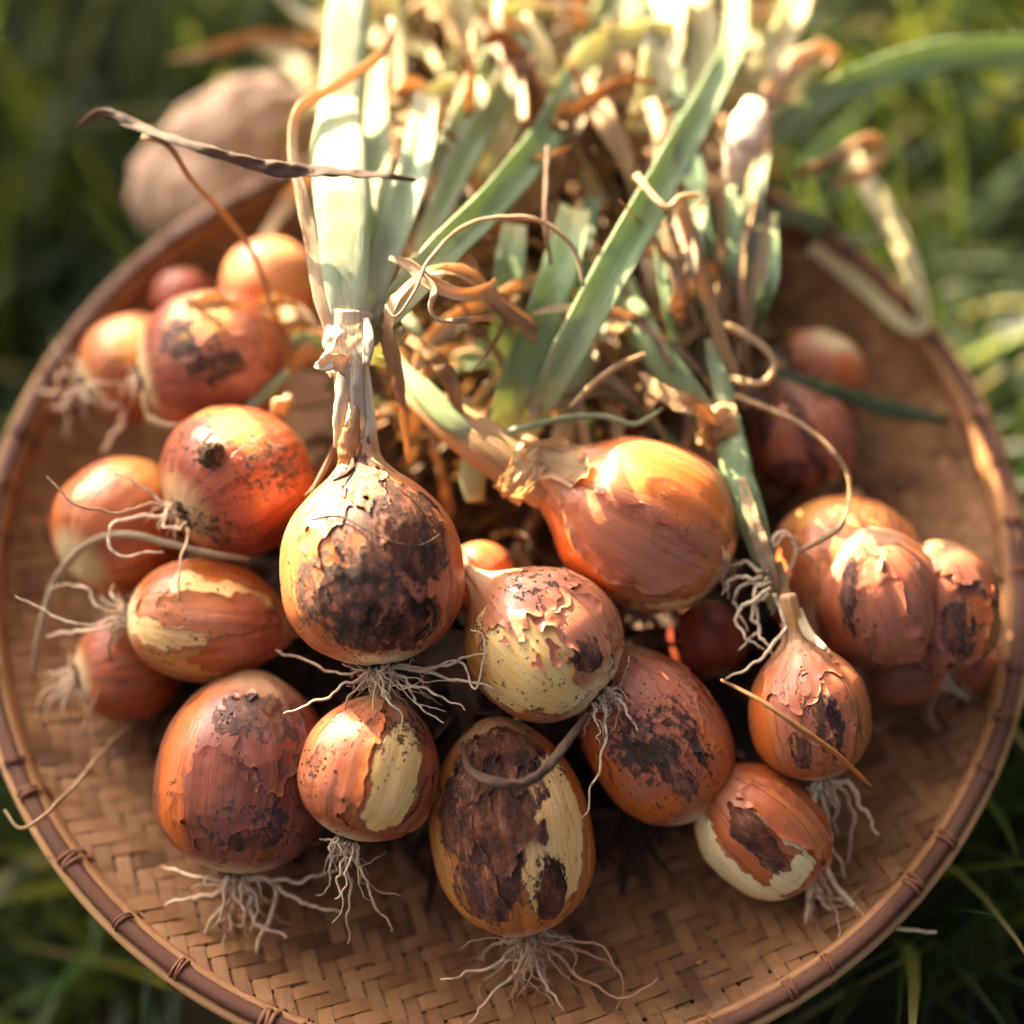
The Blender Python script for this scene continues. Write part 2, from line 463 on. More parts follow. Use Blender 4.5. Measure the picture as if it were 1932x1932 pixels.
# ------------------------------------------------------------------ the winnowing tray
R_TRAY, RIM_Z = 0.220, 0.035
def dish(r):
    t = max(0.0, (r - 0.150) / 0.066)
    return 0.028 * t * t
def build_tray():
    root = empty('winnowing_tray', (0, 0, 0))
    tag(root, 'round woven bamboo winnowing tray with dark bound rim holding all the onions', 'tray')
    pitch, sw, th = 0.0065, 0.0061, 0.0007
    ang = rad(20)
    ca, sa = math.cos(ang), math.sin(ang)
    n = int(0.216 / pitch)
    rng = random.Random(2)
    for dirn in (0, 1):
        for i in range(-n, n + 1):
            o = i * pitch
            half = math.sqrt(max(0, 0.2165 ** 2 - o * o))
            if half < 0.012: continue
            ns = max(4, int(2 * half / (pitch * 0.5)))
            verts, uvs, faces = [], [], []
            jit = rng.uniform(-0.0005, 0.0005); ww = sw * rng.uniform(0.82, 1.03)
            for k in range(ns + 1):
                s = -half + 2 * half * k / ns
                jj = s / pitch
                # 2/2 twill, herringbone turn every 16 strips
                def over(j):
                    a = i if dirn == 0 else j
                    b = j if dirn == 0 else i
                    return 1 if (a + b) % 4 < 2 else -1
                j0 = math.floor(jj); f = jj - j0
                e = f * f * (3 - 2 * f)
                lift = over(j0) * (1 - e) + over(j0 + 1) * e
                if dirn == 1: lift = -lift
                x, y = (s, o + jit) if dirn == 0 else (o + jit, s)
                for side in (-0.5, 0.5):
                    xx, yy = (x, y + side * ww) if dirn == 0 else (x + side * ww, y)
                    z = dish(math.hypot(xx, yy)) + lift * 0.00065
                    X, Y = xx * ca - yy * sa, xx * sa + yy * ca
                    verts += [Vector((X, Y, z)), Vector((X, Y, z - th))]
                    uvs += [(side * 0.8 + 0.5, s * 30), (side * 0.8 + 0.5, s * 30)]
            for k in range(ns):
                b = 4 * k
                faces += [(b, b + 2, b + 6, b + 4), (b + 1, b + 5, b + 7, b + 3), (b, b + 4, b + 5, b + 1), (b + 2, b + 3, b + 7, b + 6)]
            mesh_obj('bamboo_strip', verts, faces, M_STRIP, root, uvs, smooth=False)
    # hoops: sections swept round the circle
    def hoop(name, r0, z0, hw, hh, mat, wob, seed, lean=0.0):
        na, seg = 240, 10
        verts, uvs, faces = [], [], []
        for k in range(na):
            a = 2 * math.pi * k / na
            r = r0 + wob * mnoise.noise(Vector((math.cos(a) * 2.2, math.sin(a) * 2.2, seed)))
            zz = z0 + wob * mnoise.noise(Vector((math.cos(a) * 3, math.sin(a) * 3, seed + 9)))
            for s in range(seg):
                b = 2 * math.pi * s / seg
                cx, sy = math.cos(b), math.sin(b)
                cx = math.copysign(abs(cx) ** 0.65, cx); sy = math.copysign(abs(sy) ** 0.65, sy)
                rr = r + cx * hw + sy * hh * lean
                verts.append(Vector((rr * math.cos(a), rr * math.sin(a), zz + sy * hh)))
                uvs.append((s / seg * 2, a * 6))
        for k in range(na):
            for s in range(seg):
                a0, b0 = k * seg + s, k * seg + (s + 1) % seg
                a1, b1 = ((k + 1) % na) * seg + s, ((k + 1) % na) * seg + (s + 1) % seg
                faces.append((a0, a1, b1, b0))
        return mesh_obj(name, verts, faces, mat, root, uvs)
    hoop('inner_hoop', 0.2150, RIM_Z - 0.0060, 0.0021, 0.0075, M_HOOP, 0.0007, 1, 0.12)
    hoop('outer_hoop', 0.2228, RIM_Z - 0.0062, 0.0023, 0.0068, M_HOOP, 0.0007, 2, 0.10)
    hoop('rim_cane', 0.2192, RIM_Z + 0.0010, 0.0030, 0.0030, M_HOOP_D, 0.0009, 3)
    # bindings: three turns of split rattan round the hoops
    nb = 46
    def wrap(seed):
        rg = random.Random(seed)
        verts, uvs, faces = [], [], []
        seg, cs = 20, 6
        for w in range(3):
            off = (w - 1) * 0.0016 + rg.uniform(-.0002, .0002)
            b0 = len(verts)
            for k in range(seg):
                a = 2 * math.pi * k / seg
                cx, sy = math.cos(a), math.sin(a)
                ex = math.copysign(abs(cx) ** 0.7, cx) * 0.0070
                ez = -0.0050 + math.copysign(abs(sy) ** 0.8, sy) * 0.0100
                if sy > 0.3: ex *= 0.72
                slant = off + 0.0010 * cx * (1 if w % 2 else -0.5)
                nx, nz = cx, sy
                for c in range(cs):
                    b = 2 * math.pi * c / cs
                    verts.append(Vector((ex + nx * math.cos(b) * 0.0006, slant + math.sin(b) * 0.00085, ez + nz * math.cos(b) * 0.0006)))
                    uvs.append((c / cs, k * 0.15))
            for k in range(seg):
                for c in range(cs):
                    A, B = b0 + k * cs + c, b0 + k * cs + (c + 1) % cs
                    C2, D2 = b0 + ((k + 1) % seg) * cs + c, b0 + ((k + 1) % seg) * cs + (c + 1) % cs
                    faces.append((A, B, D2, C2))
        return mesh_obj('binding', verts, faces, M_BIND, root, uvs)
    protos = [wrap(k) for k in range(3)]
    for k in range(nb):
        a = 2 * math.pi * (k + 0.22 * math.sin(k * 2.7) + 0.15 * math.sin(k * 5.1)) / nb + 0.03
        o = protos[k] if k < 3 else protos[k % 3].copy()
        if k >= 3:
            COL.objects.link(o); o.parent = root
        o.location = (0.2190 * math.cos(a), 0.2190 * math.sin(a), RIM_Z)
        o.rotation_euler = (0.10 * math.sin(k * 3.3), 0.06 * math.sin(k * 7.7), a + 0.12 * math.sin(k * 1.9))
        o.scale = (0.88, 0.85 + 0.3 * math.sin(k * 4.3), 0.93)
build_tray()

# ------------------------------------------------------------------ onions
def mat_onion(name, R, h, prm, patches):
    """Skin in layers: copper skin with fibres, peeled pale flesh, pink sheen, dark dead skin, soil."""
    t = NT(name)
    seed = prm.get('seed', 1) * 7.31
    p = t.vmath('SCALE', t.coord('Object'), scale=1 / R)
    ps = t.vmath('ADD', p, (seed, seed * 0.7, -seed))
    x, y, z = t.xyz(p)
    radial = t.vmath('NORMALIZE', t.comb(x, y, 0.0))
    rx, ry, _ = t.xyz(radial)
    zz = t.math('MULTIPLY', z, 0.10)
    fcoord = t.vmath('ADD', t.comb(rx, ry, zz), (seed, seed * 1.3, seed))
    fine = t.noise(fcoord, 26.0, 3, 0.65)
    broad = t.noise(fcoord, 3.2, 3, 0.55)
    mott = t.noise(ps, 2.6, 5, 0.62)
    gran = t.noise(ps, 15.0, 5, 0.7)
    rag = t.noise(t.mapping(ps, scale=(1, 1, 0.55)), 5.0, 7, 0.68, color=True)
    warp = t.vmath('SCALE', t.vmath('SUBTRACT', rag, (0.5, 0.5, 0.5)), scale=prm.get('rag', 0.55))
    pw = t.vmath('ADD', p, warp)

    c1, c2 = prm['c1'], prm['c2']
    c = t.mix(t.smooth(broad, 0.36, 0.64), c1, c2)
    c = t.mix(t.smooth(mott, 0.52, 0.72, 0, 0.55), c, prm.get('c3', (0.36, 0.095, 0.038)))
    c = t.mix(t.smooth(fine, 0.50, 0.74, 0, prm.get('fib', 0.5)), c, tuple(v * 0.42 for v in c2))
    c = t.mix(t.smooth(fine, 0.46, 0.28, 0, 0.28), c, tuple(min(1, v * 1.5 + 0.05) for v in c1))
    lay = t.noise(t.vmath('ADD', fcoord, t.vmath('SCALE', warp, scale=0.35)), 1.5, 2, 0.5)
    l1 = t.smooth(lay, 0.505, 0.515)
    l2 = t.smooth(lay, 0.425, 0.432)
    c = t.mix(t.math('MULTIPLY', l1, 0.45), c, prm.get('c3', (0.36, 0.095, 0.038)))
    c = t.mix(t.math('MULTIPLY', t.math('SUBTRACT', 1.0, l2), 0.35), c, tuple(v * 0.75 for v in c2))
    seam = t.math('ADD', t.smooth(t.math('ABSOLUTE', t.math('SUBTRACT', lay, 0.503)), 0.012, 0.002), t.smooth(t.math('ABSOLUTE', t.math('SUBTRACT', lay, 0.425)), 0.010, 0.002), clamp=True)
    c = t.mix(t.math('MULTIPLY', seam, t.smooth(gran, 0.35, 0.6, 0.15, 0.8)), c, (0.13, 0.045, 0.022))
    stk = t.noise(t.vmath('ADD', t.comb(t.math('MULTIPLY', rx, 3.0), t.math('MULTIPLY', ry, 3.0), t.math('MULTIPLY', z, 0.55)), (seed, seed, seed)), 5.0, 5, 0.72)
    c = t.mix(t.smooth(stk, 0.64, 0.70, 0, prm.get('streak', 0.55)), c, (0.14, 0.05, 0.03))
    c = t.mix(t.smooth(stk, 0.36, 0.30, 0, 0.4), c, tuple(min(1, v * 1.25 + 0.06) for v in c1))
    # base near the root and the neck dry out to straw
    c = t.mix(t.smooth(z, -0.80 * h, -1.0 * h, 0, prm.get('rootpale', 0.85)), c, (0.72, 0.58, 0.30))
    zn = t.math('ADD', z, t.math('MULTIPLY', t.math('SUBTRACT', mott, 0.5), 0.35))
    c = t.mix(t.smooth(zn, h * 0.62, h * 1.02, 0, prm.get('neckpale', 0.75)), c, prm.get('neck', (0.56, 0.34, 0.17)))
    if 'neck2' in prm:
        c = t.mix(t.smooth(z, h * 1.12, h * 1.35), c, prm['neck2'])
    rough = t.smooth(mott, 0.35, 0.65, prm.get('rlo', 0.30) + 0.02, prm.get('rlo', 0.30) + 0.20)
    hgt = t.math('ADD', t.math('MULTIPLY', fine, 0.30), t.math('MULTIPLY', l1, 0.55))
    hgt = t.math('SUBTRACT', hgt, t.math('MULTIPLY', l2, -0.4))

    def mask(lst, soft=0.10):
        acc = None
        for (loc, rot, sc) in lst:
            q = t.mapping(pw, loc, rot, sc, 'TEXTURE')
            m = t.smooth(t.vmath('LENGTH', q), 1.0 + soft, 1.0 - soft)
            acc = m if acc is None else t.math('MAXIMUM', acc, m)
        return acc
    by = {}
    for (k, loc, rot, sc) in patches: by.setdefault(k, []).append((loc, rot, sc))
    if 'pink' in by:
        m = mask(by['pink'], 0.35)
        c = t.mix(t.math('MULTIPLY', m, 0.75), c, t.mix(broad, (0.50, 0.175, 0.095), (0.36, 0.10, 0.05)))
    if 'orange' in by:
        m = mask(by['orange'], 0.2)
        c = t.mix(t.math('MULTIPLY', m, 0.85), c, t.mix(broad, (0.60, 0.155, 0.022), (0.46, 0.09, 0.012)))
    if 'pale' in by:
        m = mask(by['pale'], 0.045)
        edge = mask(by['pale'], 0.13)
        flesh = t.mix(t.smooth(fine, 0.40, 0.72), prm.get('flesh', (0.86, 0.58, 0.24)), prm.get('flesh2', (0.78, 0.40, 0.10)))
        flesh = t.mix(t.smooth(z, -0.72 * h, -0.99 * h, 0, 0.7), flesh, (0.80, 0.72, 0.40))
        rimc = t.math('MULTIPLY', t.math('SUBTRACT', edge, m, clamp=True), 0.9)
        c = t.mix(rimc, c, (0.16, 0.06, 0.03))
        c = t.mix(m, c, flesh)
        rough = t.math('SUBTRACT', rough, t.math('MULTIPLY', m, 0.06))
        hgt = t.math('SUBTRACT', hgt, t.math('MULTIPLY', m, 1.0))
    if 'gold' in by:  # golden tint
        m = mask(by['gold'], 0.25)
        c = t.mix(t.math('MULTIPLY', m, 0.85), c, t.mix(fine, (0.68, 0.35, 0.09), (0.55, 0.22, 0.04)))
    dkn = t.noise(t.mapping(ps, scale=(1.3, 1.3, 0.55)), 3.4, 7, 0.72)
    dk = t.ramp(dkn, [(0.36, (0.016, 0.008, 0.006)), (0.46, (0.060, 0.019, 0.010)), (0.55, (0.16, 0.050, 0.022)), (0.66, (0.27, 0.12, 0.075))])
    dk = t.mix(t.smooth(fine, 0.48, 0.68, 0, 0.5), dk, (0.030, 0.012, 0.010))
    dk = t.mix(t.smooth(t.noise(ps, 7.0, 6, 0.75), 0.56, 0.66, 0, 0.5), dk, (0.20, 0.15, 0.13))
    amt = prm.get('dark', 0.0)
    dm = None
    if 'dark' in by: dm = mask(by['dark'], 0.06)
    if amt > 0:
        nz = t.noise(t.mapping(ps, scale=(1, 1, 0.6)), 3.0, 8, 0.70)
        rm = t.smooth(nz, 0.70 - amt * 0.2, 0.73 - amt * 0.2)
        dm = rm if dm is None else t.math('MAXIMUM', dm, rm)
    if dm is not None:
        hole = t.smooth(t.noise(t.mapping(ps, scale=(1.4, 1.4, 0.5)), 4.2, 7, 0.74), 0.53, 0.57, 1.0, prm.get('hole', 0.12))
        dm = t.math('MULTIPLY', dm, hole)
        c = t.mix(dm, c, dk)
        rough = t.math('ADD', rough, t.math('MULTIPLY', dm, 0.25))
        hgt = t.math('ADD', hgt, t.math('MULTIPLY', dm, 0.8))
    # soil: specks, smears
    sp = t.noise(ps, 9.0, 7, 0.74)
    reg = t.noise(ps, 1.7, 3, 0.5)
    th = t.math('SUBTRACT', prm.get('soil', 0.70), t.math('MULTIPLY', t.smooth(reg, 0.42, 0.64), 0.10))
    if 'soil' in by:
        th = t.math('SUBTRACT', th, t.math('MULTIPLY', mask(by['soil'], 0.6), 0.115))
    sm = t.smooth(sp, th, t.math('ADD', th, 0.025))
    sm = t.math('MULTIPLY', sm, t.smooth(z, h * 1.05, h * 0.8))
    c = t.mix(t.math('MULTIPLY', sm, 0.92), c, t.mix(gran, (0.020, 0.014, 0.011), (0.09, 0.065, 0.05)))
    film = t.smooth(mott, 0.50, 0.75, 0, prm.get('film', 0.18) * 0.6)
    c = t.mix(film, c, (0.40, 0.30, 0.24))
    rough = t.math('ADD', rough, t.math('MULTIPLY', sm, 0.5))
    hgt = t.math('ADD', hgt, t.math('MULTIPLY', t.math('MULTIPLY', sm, gran), 1.6))
    hgt = t.math('ADD', hgt, t.math('MULTIPLY', gran, 0.10))
    nrm = t.bump(hgt, 0.0006, 1.0)
    return t.done(t.bsdf(c, rough, nrm, 0.45, Coat_Weight=prm.get('coat', 0.05) * 0.6, Coat_Roughness=0.25))

ONIONS = {}
def bulb_profile(h, nr, nl, shoulder=1.0, closed=True):
    s = shoulder
    if nl is None:      # shoulder ends in a blunt, withered top
        return [(-h * 0.955, 0.0), (-h * 0.985, 0.13), (-h * 0.975, 0.24), (-h * 0.90, 0.47), (-h * 0.74, 0.74), (-h * 0.45, 0.945), (-h * 0.10, 1.0), (h * 0.24, 0.965), (h * 0.52, 0.83), (h * 0.76, 0.60), (h * 0.93, 0.33), (h * 1.01, 0.13), (h * 1.02, 0.0)]
    pts = [(-h * 0.955, 0.0), (-h * 0.985, 0.13), (-h * 0.975, 0.24), (-h * 0.90, 0.47), (-h * 0.74, 0.74), (-h * 0.45, 0.945), (-h * 0.10, 1.0),
           (h * 0.24, 0.955), (h * 0.50, 0.80 * s), (h * 0.72, 0.565 * s), (h * 0.88, max(nr * 1.5, 0.345 * s)), (h * 1.01, max(nr * 1.2, 0.21 * s)), (h * 1.16, nr * 1.05), (h * 1.2 + nl * 0.5, nr), (h * 1.2 + nl, nr * 0.92)]
    if closed: pts += [(h * 1.2 + nl + 0.04, nr * 0.6), (h * 1.2 + nl + 0.03, 0.0)]
    return pts

def onion(key, label, c, w, ratio, A, tilt, z, prm, patches=(), nr=0.12, nl=0.06, shoulder=1.0, lump=0.03, rib=0.0, segs=112, rings=110,
          roots=(), nroots=10, rlen=0.035, rspread=0.9, rgrav=0.6, plate=True, group='onions piled on the tray', bend=(0, 0), rthick=0.00052, squash=1.0):
    """c: picture position of the bulb's centre, w: its width across the axis in picture pixels, A / tilt: where the neck points."""
    ctr = P(c[0], c[1], z)
    R = w / 2 * depth(ctr) / FPX
    h = ratio
    a, ti = rad(A), rad(tilt)
    axis = (RIGHT * math.cos(a) + UP * math.sin(a)) * math.cos(ti) - FWD * math.sin(ti)
    xa = (FWD - axis * FWD.dot(axis)).normalized()
    ya = axis.cross(xa)
    M3 = Matrix((xa, ya, axis)).transposed()
    root = empty('onion', (ctr.x, ctr.y, max(0.0, ctr.z - R)))
    tag(root, label, 'onion', group)
    org = root.location
    rng = random.Random(prm.get('seed', 1) * 13 + 5)
    prof = catmull([(p[0], p[1], 0) for p in bulb_profile(h, nr, nl, shoulder)], rings)
    verts, uvs, faces = [], [], []
    sd = prm.get('seed', 1) * 3.7
    tot = h * 1.2 + (nl or 0)
    for i, pr in enumerate(prof):
        zz, r = pr[0], max(0.0, pr[1])
        for k in range(segs):
            b = 2 * math.pi * k / segs
            cx, sy = math.cos(b), math.sin(b)
            f = 1 + lump * 1.6 * mnoise.noise(Vector((cx * 1.1 + sd, sy * 1.1, zz * 0.9)))
            f += lump * 0.55 * mnoise.noise(Vector((cx * 4.0 + sd, sy * 4.0, zz * 0.35 + sd)))
            if rib: f -= rib * max(0.0, 1 - 4.5 * abs(mnoise.noise(Vector((cx * 1.7 + sd, sy * 1.7, zz * 0.25)))))
            f += 0.010 * mnoise.noise(Vector((cx * 9 + sd, sy * 9, zz * 0.5))) + 0.006 * mnoise.noise(Vector((cx * 19 + sd, sy * 19, zz * 0.8)))
            neckf = min(1, max(0, (zz - h * 0.6) / (h * 0.5)))
            f += neckf * 0.16 * mnoise.noise(Vector((cx * 2.6 + sd, sy * 2.6, zz * 1.2 + 4)))
            q = max(0.0, zz - h * 0.8)
            verts.append(Vector((cx * r * f * squash + bend[0] * q * q, sy * r * f + bend[1] * q * q, zz)) * R)
            uvs.append((k / segs, i / (rings - 1)))
    for i in range(rings - 1):
        for k in range(segs):
            A0, B0 = i * segs + k, i * segs + (k + 1) % segs
            faces.append((A0, B0, B0 + segs, A0 + segs))
    # patches from picture positions to the skin
    M4 = Matrix.Translation(ctr) @ M3.to_4x4()
    inv = M4.inverted()
    bvh = BVHTree.FromPolygons(verts, faces)
    o_l = inv @ CAM_POS
    plist = []
    for (kind, px, py, pw_, ph_) in patches:
        d_l = (inv.to_3x3() @ ray(px, py)).normalized()
        hit = bvh.ray_cast(o_l, d_l)[0]
        if hit is None:
            d0 = (inv.to_3x3() @ ray(px, py)).normalized()
            tt = -o_l.dot(d0); hit = (o_l + d0 * tt); hit = hit.normalized() * R
        loc = hit / R
        nn = Vector((loc.x, loc.y, loc.z / (h * h))).normalized()
        Y = Vector((0, 0, 1)); Y = (Y - nn * Y.dot(nn))
        Y = Y.normalized() if Y.length > 1e-3 else Vector((0, 1, 0))
        X = Y.cross(nn)
        rot = Matrix((X, Y, nn)).transposed().to_euler()
        k = 1 / (w / 2)
        plist.append((kind, tuple(loc), tuple(rot), (pw_ * k, ph_ * k, max(pw_, ph_) * k * 1.2)))
    m = mat_onion('onion_skin_' + key, R, h, prm, plist)
    b = mesh_obj('bulb', verts, faces, m, root, uvs)
    b.matrix_basis = Matrix.Translation(ctr - org) @ M3.to_4x4()
    info = dict(prm=prm, plist=plist, k=w / 2, root=root, ctr=ctr, R=R, h=h, axis=axis, M3=M3, org=org, rng=rng, mat=m, prof=prof, top=ctr + axis * (tot * R), base=ctr - axis * (h * R * 0.97))
    ONIONS[key] = info
    base = info['base']
    if plate:
        vs, fs = [], []
        na, nb2 = 22, 6
        for i in range(nb2):
            rr = 0.215 * math.sin(i / (nb2 - 1) * math.pi / 2)
            hh = -0.05 * math.cos(i / (nb2 - 1) * math.pi / 2)
            for k in range(na):
                bb = 2 * math.pi * k / na
                f = 1 + 0.5 * mnoise.noise(Vector((math.cos(bb) * 3 + sd, math.sin(bb) * 3, i * 0.7)))
                dz = 0.06 * mnoise.noise(Vector((math.cos(bb) * 5 + sd, math.sin(bb) * 5, i * 1.7 + 3)))
                vs.append((M3 @ Vector((math.cos(bb) * rr * f, math.sin(bb) * rr * f, hh + dz)) * R) + base - org)
        for i in range(nb2 - 1):
            for k in range(na):
                A0, B0 = i * na + k, i * na + (k + 1) % na
                fs.append((A0, A0 + na, B0 + na, B0))
        mesh_obj('root_plate', vs, fs, M_SOIL, root)
    d0 = depth(base)
    for pl in roots:
        n_ = len(pl)
        pts = [base]
        for j, q in enumerate(pl):
            off = q[2] if len(q) > 2 else 0.0
            p3 = PD(q[0], q[1], d0 + off)
            if p3.z < 0.004: p3 = P(q[0], q[1], 0.004)
            pts.append(p3)
        th = rthick * rng.uniform(1.1, 1.6)
        strap('root', pts, [th * 2.0, th * 1.6, th * 1.3, th * 0.8], M_ROOT, root, thick=1.0, n=44, seg=6, crumple=0.25, wig=0.0018, seed=rng.random(), origin=org)
    for j in range(int(nroots * 2.1)):
        pos = base + (xa * rng.uniform(-1, 1) + ya * rng.uniform(-1, 1)) * R * 0.13
        out = (xa * rng.gauss(0, 1) + ya * rng.gauss(0, 1)) * rspread * 0.6 - axis
        out.normalize()
        L = rlen * rng.uniform(0.25, 1.1)
        pts = [pos]; v = out.copy(); ns = 8
        for s_ in range(ns):
            v = v + Vector((rng.gauss(0, .36), rng.gauss(0, .36), rng.gauss(0, .26) - rgrav * 0.35))
            v.normalize()
            q = pts[-1] + v * L / ns
            dv = inv @ q
            e = Vector((dv.x, dv.y, dv.z / h)).length / R
            if e < 1.04: q = q + (q - ctr).normalized() * R * (1.05 - e)
            zmin = dish(math.hypot(q.x, q.y)) + 0.0025
            if q.z < zmin: q.z = zmin; v.z = abs(v.z) * 0.2
            pts.append(q)
        th = rthick * rng.uniform(0.4, 1.15)
        strap('root', pts, [th * 1.8, th * 1.5, th * 1.1, th * 0.5], M_ROOT, root, thick=1.0, n=28, seg=6, crumple=0.25, wig=0.0014, seed=rng.random(), origin=org)
    return info

OR = dict(c1=(0.54, 0.165, 0.030), c2=(0.36, 0.080, 0.016))
RED = dict(c1=(0.38, 0.085, 0.024), c2=(0.22, 0.036, 0.014))
PEACH = dict(c1=(0.57, 0.19, 0.055), c2=(0.42, 0.10, 0.027))
BROWN = dict(c1=(0.36, 0.12, 0.052), c2=(0.22, 0.055, 0.028))
def pr(base, **k):
    d = dict(base); d.update(k); return d

onion('hero', 'largest onion, dark dead skin on its belly, tall white-green stem rising from it',
      (700, 1062), 346, 1.12, 96, -4, 0.098,
      pr(PEACH, seed=3, rag=0.8, dark=0.25, neck=(0.62, 0.40, 0.20), neck2=(0.60, 0.60, 0.47), soil=0.66, film=0.15, fib=0.45, hole=0.1),
      [('dark', 735, 985, 95, 105), ('dark', 790, 1030, 60, 70), ('dark', 665, 1140, 95, 75), ('dark', 730, 1185, 115, 55), ('dark', 660, 900, 30, 50),
       ('pink', 760, 1130, 120, 80), ('soil', 615, 1120, 75, 80), ('soil', 800, 1020, 60, 70), ('soil', 700, 1130, 90, 60), ('pale', 745, 1246, 95, 14), ('gold', 590, 940, 60, 90), ('pale', 600, 935, 26, 60)],  # gold and pale on the left shoulder paint its sunlit cream
      nr=0.195, nl=0.95, shoulder=1.02, lump=0.03, segs=160, rings=150, nroots=26, rlen=0.036, rspread=1.3, rgrav=0.35,
      roots=[[(680, 1275, -.004), (610, 1315, -.01), (530, 1348, -.012)], [(800, 1265, -.006), (880, 1240, -.012), (958, 1224, -.016)],
             [(770, 1290, -.006), (830, 1310, -.010), (880, 1340, -.012)], [(810, 1260, -.004), (870, 1250, -.008), (900, 1300, -.012), (912, 1200, -.016), (895, 1188, -.016)],
             [(700, 1265, 0), (620, 1262, .01), (520, 1225, .02)], [(820, 1275, -.004), (900, 1290, -.008), (985, 1322, -.010)],
             [(775, 1300, -.005), (800, 1340, -.008), (838, 1362, -.009)], [(725, 1290, -.004), (722, 1330, -.006), (725, 1365, -.006)]])
onion('left_red', 'round red-orange onion at left with a soil crumb on it, roots facing the viewer',
      (452, 905), 287, 0.98, 33, -33, 0.078,
      pr(RED, seed=5, soil=0.655, c1=(0.38, 0.085, 0.026), c2=(0.24, 0.042, 0.017), film=0.12, rootpale=0.5),
      [('gold', 430, 790, 100, 36), ('soil', 500, 870, 80, 60), ('soil', 390, 1000, 40, 40)],
      nl=None, nroots=9, rlen=0.018, rspread=1.4, segs=128, rings=110,
      roots=[[(290, 950, -.004), (210, 968, -.012), (140, 950, -.016), (88, 898, -.016)], [(352, 1000, -.004), (345, 1060, -.012), (338, 1120, -.014), (350, 1225, -.010)],
             [(260, 975, -.004), (205, 1000, -.008), (230, 1050, -.008), (310, 1035, -.004)], [(300, 940, 0), (250, 910, -.004), (215, 885, -.006)], [(310, 965, -.006), (318, 1000, -.008), (355, 985, -.008)]])
onion('left_long', 'elongated orange onion with cream peeled stripes lying sideways, root tuft pointing left',
      (398, 1172), 232, 1.34, -4, -8, 0.058,
      pr(OR, seed=8, soil=0.68, c3=(0.50, 0.20, 0.10)),
      [('pale', 440, 1118, 22, 95), ('pale', 350, 1095, 28, 30), ('pale', 300, 1195, 24, 95), ('pink', 500, 1200, 60, 80), ('gold', 400, 1260, 40, 120)],  # the small round pale patch at upper left paints a sun fleck
      nroots=16, rlen=0.025, rspread=1.3, rgrav=0.7,
      roots=[[(190, 1172, -.004), (130, 1172, -.012), (32, 1126, -.014)], [(195, 1150, -.002), (160, 1108, 0), (90, 1112, .002)], [(215, 1200, 0), (190, 1290, .006), (150, 1392, .008)],
             [(180, 1185, 0), (130, 1190, .004), (90, 1198, .006)], [(225, 1180, 0), (215, 1250, .01), (205, 1330, .014)]])
onion('left_back_orange', 'smooth orange onion half hidden behind the round red-orange one at left',
      (236, 988), 250, 1.08, 45, -38, 0.050, pr(OR, seed=11, soil=0.80, c1=(0.499, 0.145, 0.028), c2=(0.406, 0.092, 0.019), film=0.05),
      [('pale', 175, 905, 14, 60), ('gold', 260, 880, 60, 45)], nl=None, nroots=0, plate=False, rings=80, segs=80)  # gold paints the sunlit top
onion('left_under', 'small orange onion tucked beneath the elongated striped onion at left',
      (245, 1258), 200, 1.0, 10, -25, 0.029, pr(OR, seed=12, c1=(0.452, 0.119, 0.028), c2=(0.328, 0.066, 0.019)), [],
      nl=None, nroots=10, rlen=0.03, rspread=1.2, rings=80, segs=80)
onion('upper_left_dark', 'purple-brown soiled onion at upper left with flaking skin and withered neck',
      (412, 685), 276, 1.08, 12, -14, 0.070,
      pr(RED, seed=14, soil=0.66, dark=0.1, c1=(0.390, 0.112, 0.050), c2=(0.281, 0.059, 0.030), film=0.25),
      [('pink', 440, 670, 70, 80), ('dark', 405, 690, 30, 50), ('dark', 340, 640, 40, 40), ('gold', 370, 590, 60, 60), ('soil', 380, 600, 50, 50)],
      nr=0.22, nl=0.5, nroots=5, rlen=0.02, rings=90, segs=96)
onion('far_left_orange', 'blurred orange onion by the left rim with pale roots, behind the purple-brown one',
      (258, 692), 200, 1.05, 25, -20, 0.050, pr(OR, seed=15, c1=(0.562, 0.198, 0.050), c2=(0.468, 0.125, 0.028)), [('gold', 240, 630, 60, 50)],
      nl=None, nroots=8, rlen=0.03, rspread=1.5, rgrav=0.3, rings=80, segs=80, rthick=0.0011,
      roots=[[(190, 740, 0), (150, 700, -.004), (135, 670, -.004)], [(230, 745, -.006), (215, 765, -.01), (160, 720, -.012)], [(240, 760, -.004), (230, 790, -.008), (195, 850, -.008)]])
onion('back_left_peach', 'blurred peach onion at back left, beside the tall white-green stem',
      (512, 540), 190, 1.0, 80, -20, 0.060, pr(PEACH, seed=16, c1=(0.577, 0.238, 0.094), c2=(0.499, 0.165, 0.055)), [], nl=None, nroots=0, plate=False, rings=80, segs=80)
onion('back_left_red', 'dim red onion against the back left wall of the tray',
      (345, 565), 120, 1.0, 80, -20, 0.026, pr(RED, seed=17), [], nl=None, nroots=0, plate=False, rings=60, segs=64)
